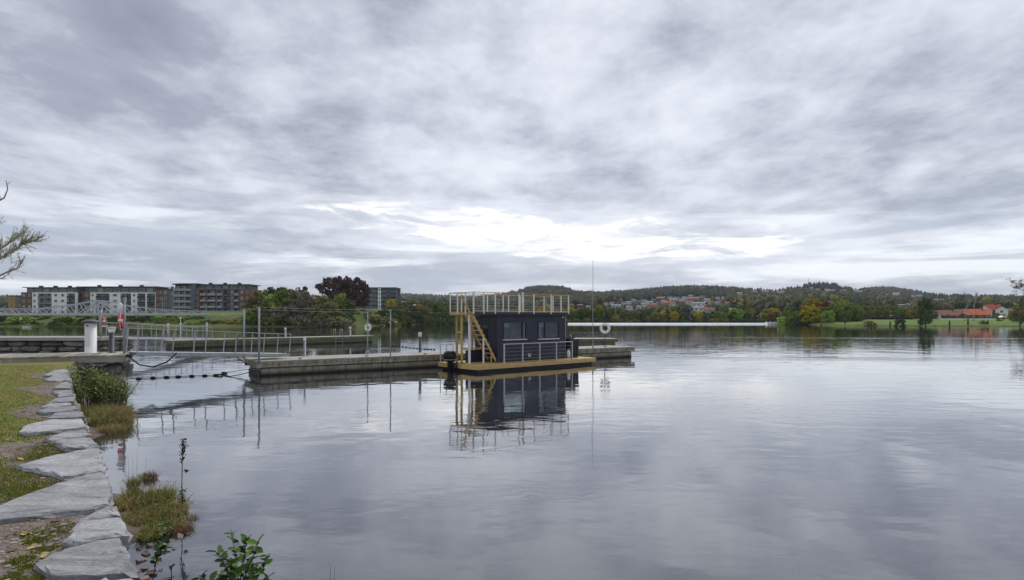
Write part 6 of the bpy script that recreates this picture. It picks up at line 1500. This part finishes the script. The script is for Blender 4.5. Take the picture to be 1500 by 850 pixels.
# dead stalk with seed heads
b0 = G(268, 747, .02); t = thing('dead_stalk', b0, 'dark dried dock stalk with seed heads standing in the water', 'plant'); H = P(0, 643, b0.y).z - b0.z; r = random.Random(2)
sp = [Vector((0, 0, -.05)), Vector((-.02, .01, H * .35)), Vector((-.01, 0, H * .7)), Vector((.01, 0, H))]; dm = mat('dry_brown_seed', (.045, .025, .02), .9, .4, 20)
MB().tube(sp, [.007, .006, .005, .002], 6).part('stem', dm, t)
def along(u): u *= 3; k = min(2, int(u)); return sp[k].lerp(sp[k + 1], u - k)
for a0, a1, n, rad in ((.82, 1.0, 70, .022), (.74, .82, 26, .016), (.62, .72, 18, .012), (.08, .30, 50, .028)):
    mb = MB()
    for j in range(n):
        p = along(r.uniform(a0, a1)) + Vector((r.gauss(0, rad), r.gauss(0, rad), 0)); mb.rock(p, (.008, .007, .011), j, 0, .2) if False else mb.lathe(p, [(.002, -.012), (.008, 0), (.002, .012)], 4)
    mb.part('seed_head', dm, t)
p = along(.52); MB().tube([p, p + Vector((.05, 0, .01)), p + Vector((.085, 0, .0))], .003, 4).part('side_stem', dm, t); MB().add([tuple(p + Vector(v)) for v in ((.03, 0, .03), (.10, .01, .005), (.045, 0, -.03), (.06, -.02, 0))], [(0, 3, 1), (0, 2, 3), (2, 1, 3)]).part('dry_leaf', dm, t)
# leafy plants: every leaf its own part
def leaf_mesh(name, L, W, m):
    mb = MB(); V = []; pr = [(0, .0), (.2, .62), (.45, 1.0), (.7, .85), (.9, .42), (1, 0)]
    for x, w_ in pr:
        z = -.25 * (x - .3) ** 2 * L
        if w_ == 0: V.append((x * L, 0, z))
        else: V += [(x * L, -w_ * W / 2, z + W * .12), (x * L, 0, z), (x * L, w_ * W / 2, z + W * .12)]
    fs = [(0, 1, 2), (0, 2, 3)]; 
    for k in range(3): o = 1 + k * 3; fs += [(o, o + 3, o + 4, o + 1), (o + 1, o + 4, o + 5, o + 2)]
    o = 1 + 9; fs += [(o, 13, o + 1), (o + 1, 13, o + 2)]
    mb.add(V, fs); return mb.mesh(name, m, smooth=True)
lgm = leaf_mat('shrub_leaf_green', (.085, .16, .03), (.16, .27, .06), 12); ldm = leaf_mat('shrub_leaf_dark', (.018, .045, .016), (.04, .08, .025), 12); lpm = leaf_mat('shrub_leaf_purple', (.05, .022, .022), (.10, .045, .04), 12)
for m_ in (lgm, ldm): m_.node_tree.nodes['Principled BSDF'].inputs['Roughness'].default_value = .45
LME = [leaf_mesh('leaf', .085, .05, lgm), leaf_mesh('leaf', .065, .042, lgm), leaf_mesh('leaf', .07, .04, ldm), leaf_mesh('leaf', .06, .032, lpm)]
def sprig(loc, stems, label, seed, kinds, sc=1.0, name='leafy_shrub', per=9):
    t = thing(name, loc, label, 'shrub'); r = random.Random(seed)
    for st in stems:
        pts = [Vector(p) for p in st]; MB().tube(pts, [.007 * (1 - .7 * i / (len(pts) - 1)) for i in range(len(pts))], 5).part('stem', M['bark'], t)
        n = len(pts) - 1
        for k in range(per):
            u = (.25 + .75 * (k + r.random() * .6) / per) * n; i_ = min(n - 1, int(u)); p = pts[i_].lerp(pts[i_ + 1], min(1, u - i_)); dr = (pts[i_ + 1] - pts[i_]).normalized()
            for sgn in ((0, 1) if k < per - 1 else (0, 1, 2)):
                a = k * 2.4 + sgn * (3.14 if k < per - 1 else 2.1) + r.uniform(-.3, .3)
                me = LME[r.choice(kinds)]; s = sc * r.uniform(.65, 1.15) * (1 - .15 * u / n)
                share('leaf', me, t, p, (r.uniform(-.9, .9), r.uniform(-1.0, .35), a), s)
    return t
b0 = G(352, 905, .0)
zz0 = lambda px, py, dy=0: (P(px, py, b0.y + dy) - b0)
st = [[(0, 0, -.1), zz0(350, 860), zz0(345, 815), zz0(338, 775)], [zz0(350, 870), zz0(362, 835, -.05), zz0(372, 812, -.08), zz0(378, 795, -.1)], [zz0(352, 880), zz0(375, 850, .06), zz0(386, 832, .08), zz0(391, 812, .1)],
      [zz0(348, 868), zz0(334, 840, -.1), zz0(326, 822, -.12), zz0(318, 808, -.14)], [zz0(350, 862), zz0(356, 825, .1), zz0(360, 800, .12), zz0(362, 792, .14)], [zz0(350, 890), zz0(330, 865, -.1), zz0(310, 852, -.14), zz0(292, 846, -.16)], [zz0(352, 880), zz0(368, 858, -.15), zz0(372, 842, -.18), zz0(376, 830, -.2)],
      [zz0(350, 880), zz0(345, 850, -.1), zz0(342, 832, -.12), zz0(336, 822, -.1)], [zz0(352, 880), zz0(362, 856, .1), zz0(366, 838, .12), zz0(370, 826, .1)], [zz0(350, 880), zz0(340, 862, .1), zz0(328, 850, .14), zz0(322, 842, .15)], [zz0(352, 890), zz0(378, 868, .1), zz0(388, 856, .14), zz0(392, 846, .15)]]
sprig(b0, st, 'green leafy shrub rising at the bottom edge in front of the water', 3, (0, 0, 1, 1, 2, 2), 1.3, per=12)
b1 = G(222, 848, .05); z1 = lambda px, py, dy=0: (P(px, py, b1.y + dy) - b1)
sprig(b1, [[(0, 0, -.1), z1(229, 820), z1(238, 795), z1(241, 765)], [z1(226, 830), z1(233, 812, -.05), z1(228, 796, -.06)], [z1(234, 808), z1(241, 800, .04), z1(244, 812, .06)]], 'dark leafy sprig leaning between the wet stones and grass', 6, (2, 2, 2, 1), 1.2, per=8)
b2 = G(252, 848, .0); z2 = lambda px, py, dy=0: (P(px, py, b2.y + dy) - b2)
sprig(b2, [[(0, 0, -.1), z2(251, 838), z2(250, 828)]], 'small plant with purple leaves near the wet stones', 9, (3, 3), .9, per=3)
# thin sparse straws standing in the water
for i, (px, py, ht) in enumerate(((194, 706, 40), (200, 700, 42), (188, 702, 36), (213, 700, 34), (483, 850, 26), (489, 850, 20))):
    g0 = G(px, py, 0); o = MB().tube([(0, 0, -.05), (.01, 0, ht / F * g0.y * .6), (-.01 + .02 * (i % 2), 0, ht / F * g0.y)], [.0025, .002, .001], 4)
    q = o.single('reed_stalk', mat('pale_straw', (.22, .17, .10), .9) if i == 0 else bpy.data.materials['pale_straw'], (0, 0, 0)); q.location = g0; tag(q, 'thin pale straw standing in the shallow water' if i < 4 else 'thin dark straw at the bottom edge of the water', 'reed', 'thin straws in the water')

# ------------------------------------------------------------------ bare silvery tree reaching in from the left
tl = thing('silver_willow', (XA(-150, 13.0), 13.0, ZL), 'silvery small leaved tree whose branch tips reach in at the left edge', 'tree'); r = random.Random(14)
mb = MB(); lb = MB(); O = tl.location; q_ = lambda px, py, Y: P(px, py, Y) - O
mb.tube([(0, 0, -.1), (.05, 0, 1.5), (-.05, .1, 3.2), (.1, 0, 5.2)], [.17, .14, .11, .05], 9)
def limb(pts, rad, ntw, tw, lf):
    mb.tube(pts, [rad * (1 - .8 * i / (len(pts) - 1)) for i in range(len(pts))], 5)
    for i in range(ntw):
        u = r.uniform(.1, 1) * (len(pts) - 1); k = min(len(pts) - 2, int(u)); p = pts[k].lerp(pts[k + 1], u - k); d0 = (pts[k + 1] - pts[k]).normalized()
        d = (d0 * .7 + Vector((r.gauss(0, .35), r.gauss(0, .35), r.gauss(.28, .45)))).normalized(); L = tw * r.uniform(.5, 1.2)
        e = p + d * L * .5 + Vector((0, 0, .01)); f = e + (d + Vector((.1, 0, r.gauss(.1, .3)))).normalized() * L * .5; mb.tube([p, e, f], [rad * .22, rad * .14, rad * .07], 3)
        for c in range(lf):
            v = r.random(); c0 = (p.lerp(e, v * 2) if v < .5 else e.lerp(f, v * 2 - 1)); a = (d + Vector((r.gauss(0, .8), r.gauss(0, .8), r.gauss(0, .8)))).normalized(); w_ = a.orthogonal().normalized(); s = r.uniform(.014, .030)
            lb.add([c0, c0 + a * s - w_ * s * .28, c0 + a * s * 2, c0 + a * s + w_ * s * .28], [(0, 1, 2, 3)])
limb([Vector((.0, 0, 2.0)), q_(-60, 408, 12.9), q_(-20, 390, 12.7), q_(12, 372, 12.6), q_(34, 358, 12.5), q_(58, 349, 12.4)], .045, 110, .30, 9)
limb([q_(-20, 390, 12.7), q_(0, 365, 12.6), q_(20, 352, 12.6), q_(34, 341, 12.5)], .028, 70, .26, 9)
limb([Vector((.0, 0, 1.7)), q_(-60, 425, 13.2), q_(-12, 410, 13), q_(12, 398, 12.9), q_(28, 392, 12.9), q_(33, 380, 12.9)], .032, 26, .22, 6)
limb([q_(-12, 410, 13), q_(4, 408, 13), q_(14, 400, 13)], .018, 10, .16, 7)
limb([Vector((0, .1, 3.0)), q_(-50, 330, 12.5), q_(-12, 300, 12.4), q_(6, 290, 12.4), q_(11, 278, 12.4), q_(9, 264, 12.4)], .03, 8, .12, 3)
limb([q_(-50, 330, 12.5), q_(-20, 328, 12.5), q_(6, 325, 12.5)], .02, 14, .13, 6)
limb([Vector((0, 0, 3.4)), q_(-90, 250, 13.5), q_(-60, 200, 13.3), q_(-40, 150, 13.2)], .04, 60, .4, 8)
limb([Vector((0, .1, 4.0)), q_(-150, 150, 13.5), q_(-170, 80, 13.6)], .04, 60, .4, 8)
limb([Vector((0, .1, 3.0)), q_(-220, 300, 13.5), q_(-270, 230, 13.8)], .04, 60, .4, 8)
mb.part('trunk', M['bark_pale'], tl, True); lb.part('foliage', LM['silver'], tl, kind='stuff')

# ------------------------------------------------------------------ labels that would repeat get their place in the row
ORD = 'leftmost second third fourth fifth sixth seventh eighth ninth tenth eleventh twelfth thirteenth fourteenth fifteenth sixteenth seventeenth eighteenth nineteenth twentieth twentyfirst twentysecond twentythird twentyfourth twentyfifth'.split() + ['number %d' % i for i in range(26, 60)]
seen = {}
for o in C.objects:
    if o.parent is None and 'label' in o.keys() and 'kind' not in o.keys(): seen.setdefault(o['label'], []).append(o)
for lb, os_ in seen.items():
    if len(os_) < 2 or len(os_) > len(ORD): continue
    os_.sort(key=lambda o: o.location.x / max(.5, o.location.y))
    for i, o in enumerate(os_): o['label'] = f'{lb}, {ORD[i]}' + ('' if i == 0 else ' from left')
# ------------------------------------------------------------------ air
hm_ = bpy.data.materials.new('haze_air'); hm_.use_nodes = True; n_ = hm_.node_tree; n_.nodes.clear()
pv_ = n_.nodes.new('ShaderNodeVolumePrincipled'); pv_.inputs['Color'].default_value = (.86, .91, 1, 1); pv_.inputs['Density'].default_value = .00011
ov_ = n_.nodes.new('ShaderNodeOutputMaterial'); n_.links.new(pv_.outputs[0], ov_.inputs['Volume'])
hz_ = MB().box(-7000, -220, -4.5, 7000, 3600, 135).single('haze', hm_, (0, 0, 0)); tag(hz_, kind='stuff')
